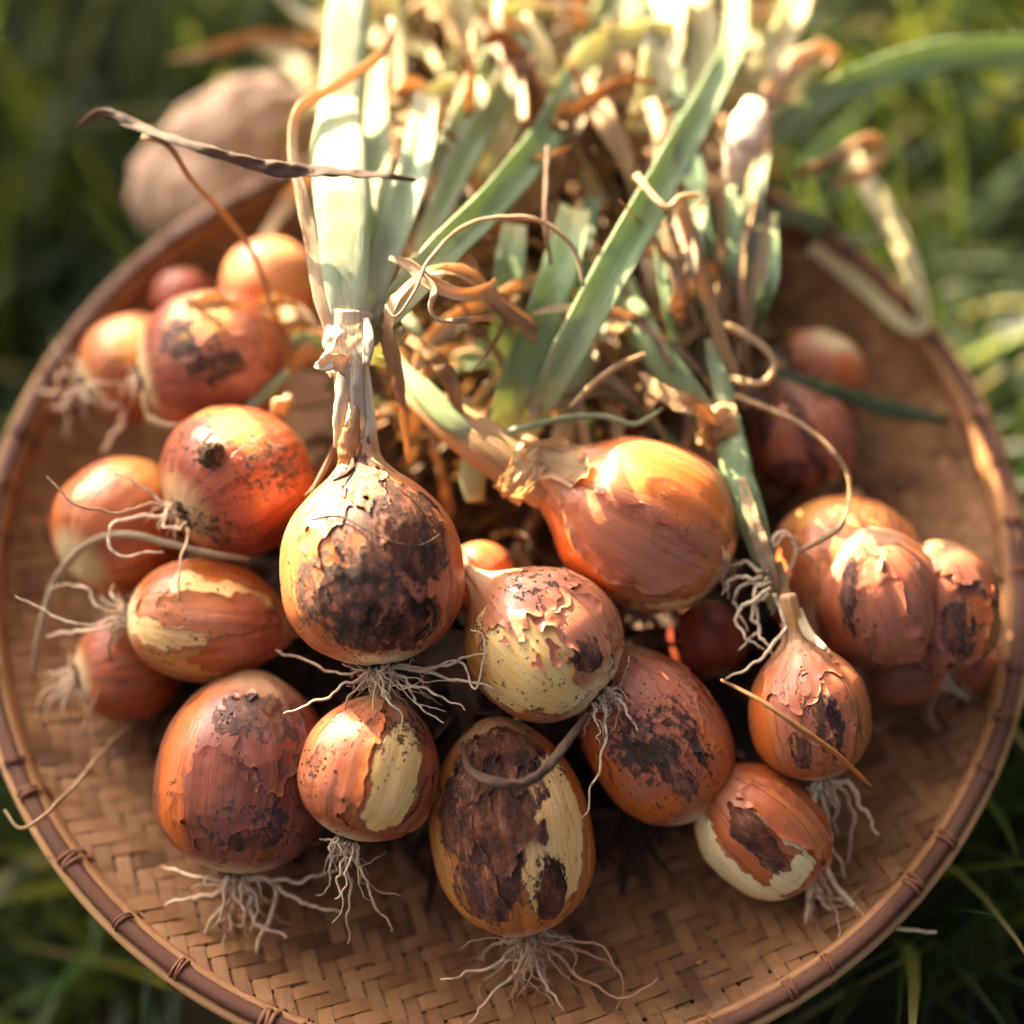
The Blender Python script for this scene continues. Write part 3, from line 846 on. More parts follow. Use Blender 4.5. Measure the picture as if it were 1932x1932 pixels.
onion('front_left_brown', 'large brown-skinned onion at front left, its left side bare orange, roots on the weave',
      (462, 1456), 334, 1.13, 86, -6, 0.043,
      pr(RED, seed=21, soil=0.67, c1=(0.29, 0.075, 0.035), c2=(0.16, 0.034, 0.019), c3=(0.24, 0.075, 0.05), dark=0.15, film=0.12),
      [('orange', 325, 1440, 40, 170), ('dark', 500, 1350, 90, 50), ('dark', 560, 1450, 40, 30), ('dark', 470, 1590, 60, 16), ('soil', 510, 1540, 70, 30)],
      nl=None, nroots=14, rlen=0.038, rspread=1.7, rgrav=0.8, rthick=0.0009,
      roots=[[(440, 1660, 0), (390, 1690, 0), (310, 1705, 0)], [(450, 1665, 0), (430, 1700, 0), (340, 1815, 0)], [(470, 1680, 0), (480, 1740, 0), (540, 1765, 0)],
             [(520, 1670, 0), (560, 1700, 0), (645, 1720, 0)], [(510, 1660, 0), (580, 1660, 0), (640, 1640, 0)], [(520, 1680, 0), (480, 1800, 0), (415, 1870, 0)]])
onion('front_small', 'small round onion below the largest one, copper left half, peeled cream right half',
      (697, 1448), 264, 1.04, 72, -8, 0.064,
      pr(RED, seed=24, soil=0.675, c1=(0.437, 0.132, 0.047), c2=(0.328, 0.076, 0.028), film=0.2, flesh=(0.84, 0.56, 0.22)),
      [('pale', 750, 1470, 48, 110), ('pale', 725, 1545, 35, 40), ('soil', 770, 1370, 50, 40), ('soil', 590, 1420, 30, 70), ('orange', 700, 1430, 16, 100)],
      nl=None, nroots=20, rlen=0.033, rspread=0.7, rgrav=0.9,
      roots=[[(650, 1600, 0), (660, 1680, .004), (655, 1780, .008)], [(675, 1610, 0), (700, 1690, .006), (740, 1755, .01)], [(665, 1605, 0), (690, 1670, .006), (758, 1690, .006)], [(640, 1600, 0), (620, 1585, 0), (603, 1582, 0)], [(650, 1620, 0), (640, 1660, 0), (635, 1700, 0)]])
onion('front_egg', 'egg-shaped onion at front centre, blackened left half and bare cream-gold right half',
      (962, 1560), 308, 1.34, 99, 4, 0.043,
      pr(OR, seed=27, soil=0.695, c1=(0.577, 0.238, 0.050), c2=(0.499, 0.145, 0.025), film=0.04, rootpale=0.9, hole=0.45, fib=0.35),
      [('dark', 895, 1530, 80, 105), ('dark', 935, 1640, 52, 85), ('dark', 905, 1690, 60, 60), ('dark', 960, 1480, 70, 70), ('dark', 1040, 1670, 24, 62), ('dark', 940, 1420, 90, 60),
       ('pale', 1062, 1550, 55, 150), ('pale', 1030, 1650, 34, 80), ('orange', 1060, 1440, 60, 60), ('gold', 830, 1640, 40, 100)],
      nl=None, segs=160, rings=140, nroots=30, rlen=0.036, rspread=1.1, rgrav=0.5,
      roots=[[(960, 1800, -.006), (900, 1830, -.012), (828, 1848, -.014)], [(1040, 1775, -.004), (1130, 1780, -.010), (1170, 1840, -.012), (1165, 1900, -.010), (1160, 1930, -.008)],
             [(1060, 1810, -.004), (1120, 1860, -.010), (1180, 1885, -.012), (1238, 1845, -.014)], [(980, 1820, -.004), (930, 1870, -.008), (880, 1935, -.010)], [(1050, 1780, 0), (1110, 1800, -.004), (1165, 1830, -.004)],
             [(1010, 1820, -.004), (1050, 1880, -.006), (1075, 1935, -.006)], [(985, 1830, 0), (960, 1890, -.002), (950, 1910, 0)]])
onion('middle_pale', 'middle onion, freckled pink above and bare pale yellow below, roots at lower right',
      (1017, 1206), 292, 1.08, 138, -14, 0.080,
      pr(PEACH, seed=30, soil=0.685, c1=(0.530, 0.224, 0.110), c2=(0.468, 0.165, 0.077), film=0.1, flesh=(0.86, 0.60, 0.23), flesh2=(0.80, 0.44, 0.12)),
      [('pale', 985, 1260, 120, 75), ('pale', 930, 1190, 50, 60), ('pale', 1060, 1310, 60, 60), ('soil', 1010, 1095, 90, 50), ('gold', 890, 1230, 40, 60), ('pink', 1060, 1160, 90, 80), ('dark', 1110, 1235, 30, 30), ('orange', 980, 1340, 80, 20)],
      segs=144, rings=130, nroots=34, rlen=0.024, rspread=0.9, rgrav=0.8,
      roots=[[(1140, 1345, -.004), (1140, 1420, -.008), (1115, 1500, -.006), (1090, 1555, -.002)], [(1170, 1290, -.004), (1185, 1260, -.008), (1190, 1240, -.010)], [(1175, 1330, -.004), (1200, 1370, -.004), (1215, 1395, 0)]])
onion('middle_behind', 'sliver of peach onion wedged between the largest onion and the freckled pink one',
      (905, 1085), 130, 1.0, 150, -10, 0.058, pr(PEACH, seed=31), [], nl=None, nroots=0, plate=False, rings=60, segs=64)
onion('right_front', 'mottled copper onion with greyish soil streaks, right of the egg-shaped one',
      (1230, 1384), 266, 1.36, 122, -4, 0.048,
      pr(RED, seed=33, soil=0.66, c1=(0.437, 0.139, 0.061), c2=(0.328, 0.083, 0.036), dark=0.18, film=0.3),
      [('pink', 1240, 1330, 90, 80), ('dark', 1270, 1450, 26, 70), ('dark', 1200, 1400, 18, 60), ('dark', 1310, 1400, 14, 70), ('soil', 1240, 1400, 100, 60), ('orange', 1130, 1440, 35, 120), ('orange', 1350, 1450, 40, 80), ('orange', 1240, 1530, 70, 30)],
      nl=None, nroots=8, rlen=0.016, rspread=1.0)
onion('right_big', 'big glossy orange onion right of centre, its thick neck pointing up and left',
      (1206, 982), 316, 1.20, 152, 2, 0.080,
      pr(PEACH, seed=36, soil=0.735, c1=(0.546, 0.211, 0.072), c2=(0.452, 0.132, 0.041), rlo=0.22, film=0.1, neck=(0.62, 0.36, 0.20), coat=0.2),
      [('pink', 1190, 1020, 110, 140), ('gold', 1150, 890, 35, 70), ('orange', 1290, 920, 60, 120), ('orange', 1080, 1060, 40, 120), ('pale', 1290, 1142, 22, 80), ('pale', 1372, 1050, 12, 30)],  # gold paints the bright highlight at upper left
      nr=0.30, nl=0.25, shoulder=1.05, segs=144, rings=130, nroots=6, rlen=0.012)
onion('shaded_red', 'dark red onion in deep shade between the mottled copper and big glossy ones',
      (1335, 1205), 150, 1.0, 100, -10, 0.030, pr(RED, seed=38, c1=(0.281, 0.046, 0.022), c2=(0.187, 0.030, 0.017)), [], nl=None, nroots=0, plate=False, rings=60, segs=64)
onion('right_upright', 'streaked orange-brown onion standing at right with thin dried neck and hanging roots',
      (1525, 1338), 228, 1.18, 101, 4, 0.062,
      pr(PEACH, seed=40, soil=0.675, dark=0.2, c1=(0.499, 0.178, 0.061), c2=(0.406, 0.112, 0.033), film=0.2),
      [('pink', 1530, 1330, 70, 80), ('orange', 1430, 1360, 35, 90), ('dark', 1565, 1370, 26, 60), ('dark', 1510, 1420, 20, 40), ('gold', 1500, 1210, 50, 60)],
      nr=0.15, nl=0.5, nroots=10, rlen=0.03, rspread=0.8, rgrav=0.8,
      roots=[[(1540, 1510, -.002), (1545, 1590, 0), (1590, 1690, .002), (1660, 1740, .004), (1766, 1758, .004)], [(1600, 1480, -.002), (1620, 1510, 0), (1655, 1575, .004)],
             [(1530, 1500, 0), (1525, 1560, .004), (1520, 1640, .006)], [(1600, 1500, 0), (1612, 1560, .006), (1595, 1640, .01)], [(1555, 1510, 0), (1570, 1600, .004), (1600, 1660, .006)]], rthick=0.0010)
onion('right_low', 'low onion at right front, cream-white belly under a bright orange top',
      (1430, 1560), 232, 1.25, 136, 2, 0.034,
      pr(OR, seed=43, soil=0.74, c1=(0.546, 0.165, 0.039), c2=(0.468, 0.099, 0.022), film=0.03, flesh=(0.84, 0.70, 0.36), flesh2=(0.80, 0.58, 0.25), coat=0.2),
      [('pale', 1375, 1652, 40, 150), ('pale', 1490, 1662, 60, 34), ('dark', 1425, 1600, 16, 70), ('pale', 1462, 1555, 8, 90)],
      nroots=12, rlen=0.03, rspread=0.8, rgrav=0.9, rthick=0.0010,
      roots=[[(1530, 1700, 0), (1545, 1770, 0), (1590, 1830, 0)], [(1545, 1690, 0), (1580, 1730, 0), (1640, 1760, 0)], [(1525, 1710, 0), (1530, 1790, 0), (1575, 1840, 0)]])
onion('far_right_orange', 'plump orange onion at right, partly covered by two ribbed brown ones',
      (1596, 1078), 305, 1.03, 75, -40, 0.048, pr(OR, seed=46, soil=0.74, c1=(0.546, 0.185, 0.047), c2=(0.437, 0.112, 0.028), rlo=0.3), [('gold', 1560, 960, 100, 40)], nroots=0, plate=False)
onion('far_right_ribbed', 'ribbed brown onion with pale withered top, left one of two at far right',
      (1655, 1125), 250, 1.10, 106, 20, 0.062,
      pr(BROWN, seed=48, soil=0.70, c1=(0.390, 0.139, 0.066), c2=(0.265, 0.079, 0.041), neck=(0.40, 0.25, 0.13), neckpale=0.6, film=0.3, fib=0.9), [('pink', 1690, 1180, 60, 90), ('dark', 1600, 1130, 14, 70), ('pale', 1632, 1040, 30, 40), ('gold', 1640, 1110, 16, 80)],
      nl=None, nroots=0, rib=0.022, lump=0.06)
onion('far_right_purple', 'purple-brown onion with a pale stripe from its top, right one of two at far right',
      (1776, 1145), 228, 1.12, 98, 18, 0.056,
      pr(BROWN, seed=50, soil=0.66, dark=0.2, c1=(0.296, 0.099, 0.055), c2=(0.203, 0.056, 0.036), neck=(0.38, 0.22, 0.11), neckpale=0.6, film=0.3, fib=0.8),
      [('dark', 1810, 1190, 30, 60), ('pale', 1738, 1070, 16, 90), ('gold', 1750, 1050, 26, 30), ('orange', 1850, 1180, 30, 60)], nl=None, nroots=6, rlen=0.03, rib=0.022, lump=0.06)
onion('far_right_under', 'dark brown wrinkled onion lying under the two ribbed ones at far right',
      (1705, 1250), 165, 1.15, 10, 0, 0.028, pr(BROWN, seed=51, soil=0.66, dark=0.3, film=0.3), [('orange', 1780, 1280, 30, 30)],
      nroots=9, rlen=0.04, rspread=1.4, rib=0.022, lump=0.07, rthick=0.0011,
      roots=[[(1740, 1300, 0), (1760, 1370, 0), (1840, 1390, 0), (1870, 1330, 0)], [(1770, 1290, 0), (1830, 1320, 0), (1890, 1300, 0)]])
onion('far_right_shallot', 'little orange-red onion touching the right rim, smallest of the bulbs',
      (1842, 1258), 92, 1.1, 60, 0, 0.022, pr(RED, seed=52, c1=(0.484, 0.145, 0.044), c2=(0.359, 0.073, 0.028)), [], nroots=3, rlen=0.015, rings=60, segs=64)
onion('upper_right_peach', 'peach onion at upper right, crossed by a long thin grey-green leaf',
      (1540, 716), 182, 1.0, 250, -30, 0.033, pr(PEACH, seed=54, soil=0.80, c1=(0.546, 0.205, 0.083), c2=(0.468, 0.139, 0.050)), [('orange', 1600, 720, 30, 60)], nl=None, nroots=0, plate=False, rings=80, segs=80)
onion('upper_right_dark', 'dark mahogany onion with lengthwise folds, in front of the upper right peach one',
      (1512, 828), 196, 1.06, 112, 0, 0.046,
      pr(BROWN, seed=56, soil=0.68, c1=(0.359, 0.106, 0.055), c2=(0.265, 0.063, 0.033), film=0.3), [('dark', 1530, 830, 14, 110), ('pink', 1480, 790, 50, 70), ('dark', 1480, 900, 50, 30), ('dark', 1440, 810, 20, 40)],
      nr=0.25, nl=0.3, nroots=4, rlen=0.015, rib=0.022, lump=0.06)
onion('stem_behind_tan', 'tan onion mostly hidden between the big glossy one and the young stem',
      (1322, 860), 120, 1.05, 100, -10, 0.045, pr(PEACH, seed=58, c1=(0.390, 0.211, 0.088), c2=(0.328, 0.145, 0.055)), [], nl=None, nroots=0, plate=False, rings=60, segs=64)
onion('deep_red', 'dim red onion deep under the leaf heap, above the big glossy one',
      (1165, 800), 125, 1.0, 90, -10, 0.045, pr(RED, seed=60, c1=(0.312, 0.066, 0.033), c2=(0.234, 0.040, 0.022)), [], nl=None, nroots=0, plate=False, rings=60, segs=64)

# ------------------------------------------------------------------ the hero's stem and leaves (parts of that onion)
H = ONIONS['hero']
hr = H['root']
zt = 0.135
px_strap('stem', [(662, 720, .124), (658, 660, .132), (664, 590, .138)], [50, 60, 82], M_PAPER, hr, thick=0.8, n=24, seg=16, seed=1)
px_strap('leaf', [(664, 640, .134), (655, 560, .142), (648, 430, .146), (640, 300, .146), (640, 190, .142)], [60, 92, 112, 108, 70], M_PALE, hr, thick=0.34, fold=0.06, crumple=0.05, n=30, seg=20, seed=2)
px_strap('leaf', [(648, 400, .132), (642, 270, .132), (648, 140, .136), (656, 30, .140), (668, -70, .142)], [60, 84, 86, 82, 74], M_PALE, hr, thick=0.34, fold=0.06, crumple=0.05, n=28, seg=20, seed=3)
px_strap('leaf', [(680, 620, .134), (705, 480, .134), (712, 300, .128), (710, 180, .118), (716, 110, .112)], [46, 56, 54, 44, 26], M_PALE, hr, thick=0.15, fold=0.22, crumple=0.14, twist_n=0.5, n=26, seg=14, seed=4)
px_strap('leaf', [(690, 610, .134), (726, 480, .138), (765, 370, .138), (790, 280, .134), (806, 180, .124)], [40, 62, 66, 60, 44], M_PALE, hr, thick=0.15, fold=0.22, crumple=0.14, twist_n=0.5, n=26, seg=14, seed=5)
px_strap('leaf', [(690, 640, .130), (760, 560, .134), (840, 470, .134), (930, 380, .130), (1020, 270, .122), (1080, 160, .114), (1125, 60, .106), (1150, -20, .10)],
         [50, 66, 68, 66, 62, 54, 46, 40], M_GREEN, hr, thick=0.15, fold=0.22, crumple=0.14, twist_n=0.5, n=34, seg=14, seed=6)
px_strap('withered_leaf', [(640, 650, .136), (606, 570, .142), (592, 480, .146), (572, 380, .150), (553, 290, .152), (562, 210, .152), (612, 174, .150), (700, 118, .150), (734, 80, .150), (738, 34, .150)],
         [30, 26, 30, 28, 24, 22, 20, 20, 18, 16], M_STRAW, hr, thick=0.25, n=44, seg=8, cup=0.15, twist_n=1.0, crumple=0.3, seed=7)
px_strap('sheath', [(634, 845, .121), (640, 790, .128), (648, 730, .134), (650, 680, .139)], [10, 26, 30, 22], M_PAPER, hr, thick=0.08, cup=-0.22, crumple=0.35, n=24, seg=10, seed=110)
px_strap('sheath', [(682, 850, .120), (676, 780, .129), (672, 720, .135), (678, 660, .140)], [8, 30, 34, 20], M_PAPER, hr, thick=0.08, cup=-0.22, crumple=0.35, n=24, seg=10, seed=111)
px_strap('skin_strip', [(655, 880, .119), (660, 830, .125), (668, 790, .1295), (672, 765, .131)], [34, 44, 30, 8], M_STRAW, hr, thick=0.06, cup=-0.2, crumple=0.4, n=20, seg=10, seed=112)
# papery crumpled sheath round the node
def sheath(px, py, z, rw, hpx, seed, parent, name='sheath', flare=0.5, mat=M_PAPER, A=92):
    c = P(px, py, z); s = depth(c) / FPX
    ax = (RIGHT * math.cos(rad(A)) + UP * math.sin(rad(A)))
    e1 = (FWD - ax * FWD.dot(ax)).normalized(); e2 = ax.cross(e1)
    verts, faces, uvs = [], [], []
    na, nh = 40, 22
    for i in range(nh):
        v = i / (nh - 1)
        for k in range(na):
            a = 2 * math.pi * k / na
            q = Vector((math.cos(a) * 2, math.sin(a) * 2, v * 3 + seed))
            r = rw * s * (1 + flare * math.sin(v * math.pi) ** 2 * (0.35 + mnoise.noise(q)) + 0.12 * mnoise.noise(q * 3.1))
            hh = (v - 0.5) * hpx * s + 10 * s * mnoise.noise(Vector((math.cos(a) * 1.6, math.sin(a) * 1.6, seed + 5 + v)))
            verts.append(c + (e1 * math.cos(a) + e2 * math.sin(a)) * r + ax * hh - parent.location)
            uvs.append((k / na, v))
    for i in range(nh - 1):
        for k in range(na):
            A0, B0 = i * na + k, i * na + (k + 1) % na
            faces.append((A0, B0, B0 + na, A0 + na))
    return mesh_obj(name, verts, faces, mat, parent, uvs)
sheath(652, 660, .134, 36, 90, 4.0, hr, flare=0.7)
px_strap('sheath', [(655, 690, .142), (628, 682, .146), (605, 690, .144), (594, 688, .142)], [40, 36, 26, 8], M_PAPER, hr, thick=0.15, n=16, seg=8, cup=0.2, crumple=0.6, seed=12)
px_strap('sheath', [(690, 690, .140), (696, 640, .142), (690, 600, .142)], [14, 24, 10], M_PAPER, hr, thick=0.2, n=14, seg=8, crumple=0.5, seed=13)
# torn dark and straw strips of outer skin at the hero's shoulder
def skin_strip(pts, w, mat, parent, lift=0.0015, seed=0, key='hero', n=20):
    """follows the bulb's surface: picture positions cast onto the bulb, lifted a little."""
    o = ONIONS[key]
    b = [x for x in o['root'].children if x.name.startswith('bulb')][0]
    M4 = Matrix.Translation(o['ctr']) @ o['M3'].to_4x4()
    inv = M4.inverted()
    me = b.data
    bvh = BVHTree.FromPolygons([v.co for v in me.vertices], [tuple(p.vertices) for p in me.polygons])
    out = []
    for i, (x, y) in enumerate(pts):
        r = bvh.ray_cast(inv @ CAM_POS, (inv.to_3x3() @ ray(x, y)).normalized())
        if r[0] is None: out.append(PD(x, y, depth(o['ctr']))); continue
        l = lift * (1 + 2.0 * (i == len(pts) - 1))
        out.append(M4 @ (r[0] + r[1] * l))
    s = depth(o['ctr']) / FPX
    return strap('skin_strip', out, [a * s for a in w], mat, parent, thick=0.12, n=n, seg=8, cup=-0.12, crumple=0.45, seed=seed, origin=o['org'])
skin_strip([(632, 838), (614, 880), (596, 925), (588, 950)], [5, 12, 8, 3], M_DARK, hr, seed=1)
skin_strip([(672, 858), (660, 895), (636, 925)], [4, 14, 4], M_DARK, hr, seed=2)
skin_strip([(590, 985), (640, 978), (690, 1000), (740, 1025), (790, 1030), (815, 1015)], [4, 6, 4, 3, 3, 2], M_DARK, hr, seed=5, n=30)
def peel(key, px, py, rw, rh, mat, lift=0.0012, warp=0.55, seed=0.0, base=0.00025, name='torn_skin'):
    """a torn piece of outer skin: a ragged patch of the bulb's own surface, standing off it and curling at its edge."""
    o = ONIONS[key]; R, h = o['R'], o['h']
    b = [x for x in o['root'].children if x.name.startswith('bulb')][0]
    M4 = Matrix.Translation(o['ctr']) @ o['M3'].to_4x4(); inv = M4.inverted()
    co = [v.co.copy() for v in b.data.vertices]; nos = [v.normal.copy() for v in b.data.vertices]
    polys = [tuple(p.vertices) for p in b.data.polygons]
    hit = BVHTree.FromPolygons(co, polys).ray_cast(inv @ CAM_POS, (inv.to_3x3() @ ray(px, py)).normalized())[0]
    if hit is None: return
    loc = hit / R
    nn = Vector((loc.x, loc.y, loc.z / (h * h))).normalized()
    Y = Vector((0, 0, 1)); Y = (Y - nn * Y.dot(nn)).normalized(); X = Y.cross(nn)
    k = 1 / o['k']
    g = []
    for c in co:
        q = c / R
        d = q - loc
        v = Vector((d.dot(X) / (rw * k), d.dot(Y) / (rh * k), d.dot(nn) / (max(rw, rh) * k * 1.2)))
        n_ = mnoise.noise(Vector((q.x * 3 + seed, q.y * 3, q.z * 1.6))) + 0.6 * mnoise.noise(Vector((q.x * 8, q.y * 8 + seed, q.z * 4))) + 0.35 * mnoise.noise(Vector((q.x * 20, q.y * 20 + seed, q.z * 9)))
        g.append(v.length + warp * n_)
    if mat is None:
        if 'own' not in o: o['own'] = mat_onion('onion_outer_skin_' + key, R, h, o['prm'], [q for q in o['plist'] if q[0] not in ('pale', 'gold')])
        mat = o['own']
    loc_m = b.matrix_basis.copy()
    idx, vs, fs, uv = {}, [], [], []
    def put(key_, c, n, gg):
        if key_ not in idx:
            idx[key_] = len(vs)
            e = max(0.0, (gg - 0.55) / 0.45)
            L = base + lift * e * e * (0.3 + 1.0 * abs(mnoise.noise(c / R * 2.3 + Vector((seed, 0, 0)))))
            vs.append(c + n * L)
            uv.append(((math.atan2(c.y, c.x) / 6.2832 + 0.5) * 3.0, c.z / R * 0.5))
        return idx[key_]
    for p in polys:
        gs = [g[i] for i in p]
        if min(gs) >= 1.0: continue
        f = []
        for a in range(len(p)):
            i0, i1 = p[a], p[(a + 1) % len(p)]
            if g[i0] < 1.0: f.append(put(i0, co[i0], nos[i0], g[i0]))
            if (g[i0] < 1.0) != (g[i1] < 1.0):
                t_ = (1.0 - g[i0]) / (g[i1] - g[i0])
                f.append(put((min(i0, i1), max(i0, i1)), co[i0].lerp(co[i1], t_), nos[i0].lerp(nos[i1], t_), 1.0))
        if len(f) >= 3: fs.append(tuple(f))
    if fs:
        ob = mesh_obj(name, vs, fs, mat, o['root'], uv)
        ob.matrix_basis = loc_m
def mat_dead():
    t = NT('skin_dead')
    p = t.coord('Object')
    x, y, z = t.xyz(p)
    rx, ry, _ = t.xyz(t.vmath('NORMALIZE', t.comb(x, y, 0.0)))
    fib = t.noise(t.comb(rx, ry, t.math('MULTIPLY', z, 3.0)), 24.0, 4, 0.7)
    st2 = t.noise(t.comb(t.math('MULTIPLY', rx, 4.0), t.math('MULTIPLY', ry, 4.0), t.math('MULTIPLY', z, 22.0)), 3.0, 5, 0.7)
    m = t.noise(t.mapping(p, scale=(1.3, 1.3, 0.7)), 95.0, 6, 0.7)
    gr = t.noise(p, 420.0, 5, 0.75)
    c = t.ramp(m, [(0.36, (0.016, 0.008, 0.006)), (0.46, (0.062, 0.020, 0.010)), (0.56, (0.15, 0.046, 0.020)), (0.68, (0.28, 0.12, 0.07))])
    c = t.mix(t.smooth(st2, 0.53, 0.66, 0, 0.8), c, (0.032, 0.014, 0.011))
    c = t.mix(t.smooth(fib, 0.50, 0.68, 0, 0.45), c, (0.05, 0.02, 0.014))
    c = t.mix(t.smooth(gr, 0.56, 0.68, 0, 0.55), c, (0.10, 0.075, 0.06))
    return t.done(t.bsdf(c, t.smooth(m, 0.35, 0.65, 0.72, 0.45), t.bump(t.math('ADD', fib, gr), 0.0006, 1.0), 0.25))
M_SKIN_D = mat_dead()
M_SKIN_O = M_SKIN_P = None
peel('hero', 790, 985, 70, 95, M_SKIN_D, seed=1)
peel('hero', 660, 1150, 60, 60, None, seed=2, warp=0.9)
peel('hero', 770, 1175, 75, 50, M_SKIN_D, seed=3, warp=0.8)
peel('hero', 690, 900, 55, 70, M_SKIN_P, seed=4, warp=0.7)
peel('hero', 615, 960, 40, 90, M_SKIN_O, seed=5, warp=0.7)
peel('hero', 830, 1080, 40, 110, M_SKIN_O, seed=6, warp=0.6)
peel('front_egg', 945, 1550, 56, 100, M_SKIN_D, seed=7, lift=0.0024, warp=0.8)
peel('front_egg', 890, 1655, 50, 90, None, seed=8, warp=0.7)
peel('front_egg', 1042, 1680, 26, 60, M_SKIN_D, seed=9, lift=0.0018, warp=0.4)
peel('front_egg', 940, 1440, 70, 60, M_SKIN_D, seed=10, warp=0.7)
peel('middle_pale', 1100, 1190, 75, 90, M_SKIN_P, seed=11, lift=0.002)
peel('middle_pale', 1000, 1120, 90, 60, M_SKIN_P, seed=12, lift=0.0015)
peel('front_small', 640, 1430, 60, 130, M_SKIN_O, seed=13, lift=0.0014, warp=0.35)
peel('front_small', 800, 1520, 35, 60, M_SKIN_O, seed=14, lift=0.0016)
peel('right_big', 1180, 1030, 75, 150, M_SKIN_P, seed=15, lift=0.0026, warp=0.3)
peel('right_big', 1060, 880, 35, 70, M_STRAW, seed=16, lift=0.006, warp=0.4)
peel('right_front', 1250, 1420, 85, 75, None, seed=17, warp=0.9)
peel('right_front', 1260, 1310, 90, 70, M_SKIN_P, seed=18, warp=0.6)
peel('right_upright', 1560, 1370, 50, 65, None, seed=19, warp=0.9)
peel('right_upright', 1500, 1260, 60, 70, M_SKIN_P, seed=20, warp=0.6)
peel('right_low', 1425, 1580, 24, 80, M_SKIN_D, seed=21, lift=0.002, warp=0.4)
peel('right_low', 1500, 1540, 40, 110, M_SKIN_O, seed=22, lift=0.002, warp=0.4)
peel('front_left_brown', 500, 1390, 80, 70, None, seed=23, warp=0.8, lift=0.0016)
peel('front_left_brown', 430, 1520, 90, 90, None, seed=34, warp=0.6, lift=0.0014)
peel('left_long', 430, 1160, 40, 130, M_SKIN_O, seed=25, warp=0.5)
peel('left_long', 480, 1230, 45, 100, M_SKIN_P, seed=26, warp=0.5)
peel('upper_left_dark', 430, 690, 70, 70, M_SKIN_P, seed=29, warp=0.6)
peel('far_right_ribbed', 1670, 1170, 60, 110, M_SKIN_P, seed=30, warp=0.5, lift=0.002)
peel('far_right_purple', 1790, 1180, 70, 90, None, seed=31, warp=0.7, lift=0.003)
peel('upper_right_dark', 1480, 830, 50, 80, M_SKIN_P, seed=33, warp=0.5, lift=0.002)
def grit(key, spots, n, seed, lo=0.00018, hi=0.0006):
    """grains of soil clinging to the bulb"""
    o = ONIONS[key]
    b = [x for x in o['root'].children if x.name.startswith('bulb')][0]
    M4 = Matrix.Translation(o['ctr']) @ o['M3'].to_4x4(); inv = M4.inverted()
    bvh = BVHTree.FromPolygons([v.co for v in b.data.vertices], [tuple(p.vertices) for p in b.data.polygons])
    rng = random.Random(seed)
    vs, fs = [], []
    for (px, py, r) in spots:
        for k in range(n):
            x, y = px + rng.gauss(0, r * 0.5), py + rng.gauss(0, r * 0.5)
            hit, nn = bvh.ray_cast(inv @ CAM_POS, (inv.to_3x3() @ ray(x, y)).normalized())[:2]
            if hit is None: continue
            q = hit / o['R'] * 4
            if mnoise.noise(q + Vector((seed, 0, 0))) + 0.6 * mnoise.noise(q * 2.7) < 0.05: continue
            s_ = lo + (hi - lo) * rng.random() ** 3
            b0 = len(vs)
            c = hit + nn * s_ * 0.35
            for d in ((1, 0, 0), (-1, 0, 0), (0, 1, 0), (0, -1, 0), (0, 0, 1), (0, 0, -1)):
                vs.append(M4 @ (c + Vector(d) * s_ * rng.uniform(0.6, 1.3) + Vector((rng.gauss(0, .2), rng.gauss(0, .2), rng.gauss(0, .2))) * s_) - o['org'])
            for f in ((0, 2, 4), (2, 1, 4), (1, 3, 4), (3, 0, 4), (2, 0, 5), (1, 2, 5), (3, 1, 5), (0, 3, 5)):
                fs.append(tuple(b0 + i for i in f))
    if fs: tag(mesh_obj('soil_grains', vs, fs, M_SOIL, o['root'], smooth=False), kind='stuff')
grit('hero', [(615, 1115, 70), (800, 1030, 60), (690, 1130, 110), (720, 960, 80), (670, 1190, 80)], 320, 1)
grit('middle_pale', [(1000, 1090, 80), (1050, 1110, 60), (900, 1180, 40), (1090, 1250, 50), (1000, 1280, 110)], 170, 2)
grit('left_red', [(510, 880, 80), (400, 880, 40), (440, 990, 110), (380, 990, 40)], 200, 3)
grit('front_egg', [(900, 1560, 90), (920, 1660, 70), (1000, 1700, 90), (1060, 1450, 60)], 150, 4)
grit('front_small', [(770, 1370, 50), (600, 1440, 50), (720, 1350, 60), (640, 1540, 40)], 150, 5)
grit('front_left_brown', [(510, 1530, 80), (440, 1420, 90), (560, 1590, 40)], 160, 6)
grit('right_front', [(1250, 1400, 100), (1220, 1300, 60), (1320, 1480, 60)], 160, 7)
grit('left_long', [(400, 1170, 130), (300, 1230, 50)], 140, 8)
grit('upper_left_dark', [(370, 610, 50), (410, 690, 60)], 160, 9, 0.0003, 0.0009)
grit('right_upright', [(1550, 1360, 80), (1500, 1270, 60)], 140, 10)

# neck / stem of the big glossy onion
ho = ONIONS['right_big']
px_strap('stem', [(1035, 925, .090), (985, 890, .094), (930, 850, .096), (865, 805, .096), (800, 755, .094), (755, 715, .088)], [84, 92, 92, 78, 58, 36], M_STRAW, ho['root'], thick=0.75, n=28, seg=16, seed=15)
px_strap('leaf', [(905, 835, .100), (860, 800, .102), (800, 740, .100), (760, 700, .096), (735, 650, .090)], [30, 50, 46, 30, 14], M_GREEN, ho['root'], thick=0.4, n=20, seg=12, seed=16)
sheath(985, 895, .094, 50, 60, 8.0, ho['root'], flare=0.25, mat=M_STRAW, A=142)
hu = ONIONS['right_upright']['root']
px_strap('stem', [(1500, 1215, .070), (1492, 1170, .076), (1480, 1120, .080), (1470, 1060, .08)], [40, 26, 22, 14], M_STRAW, hu, thick=0.6, n=18, seg=10, seed=17)
px_strap('skin_strip', [(1560, 1225, .088), (1525, 1195, .084), (1505, 1150, .082)], [10, 22, 18], M_STRAW, hu, thick=0.3, n=14, seg=8, seed=18)
hk = ONIONS['upper_left_dark']['root']
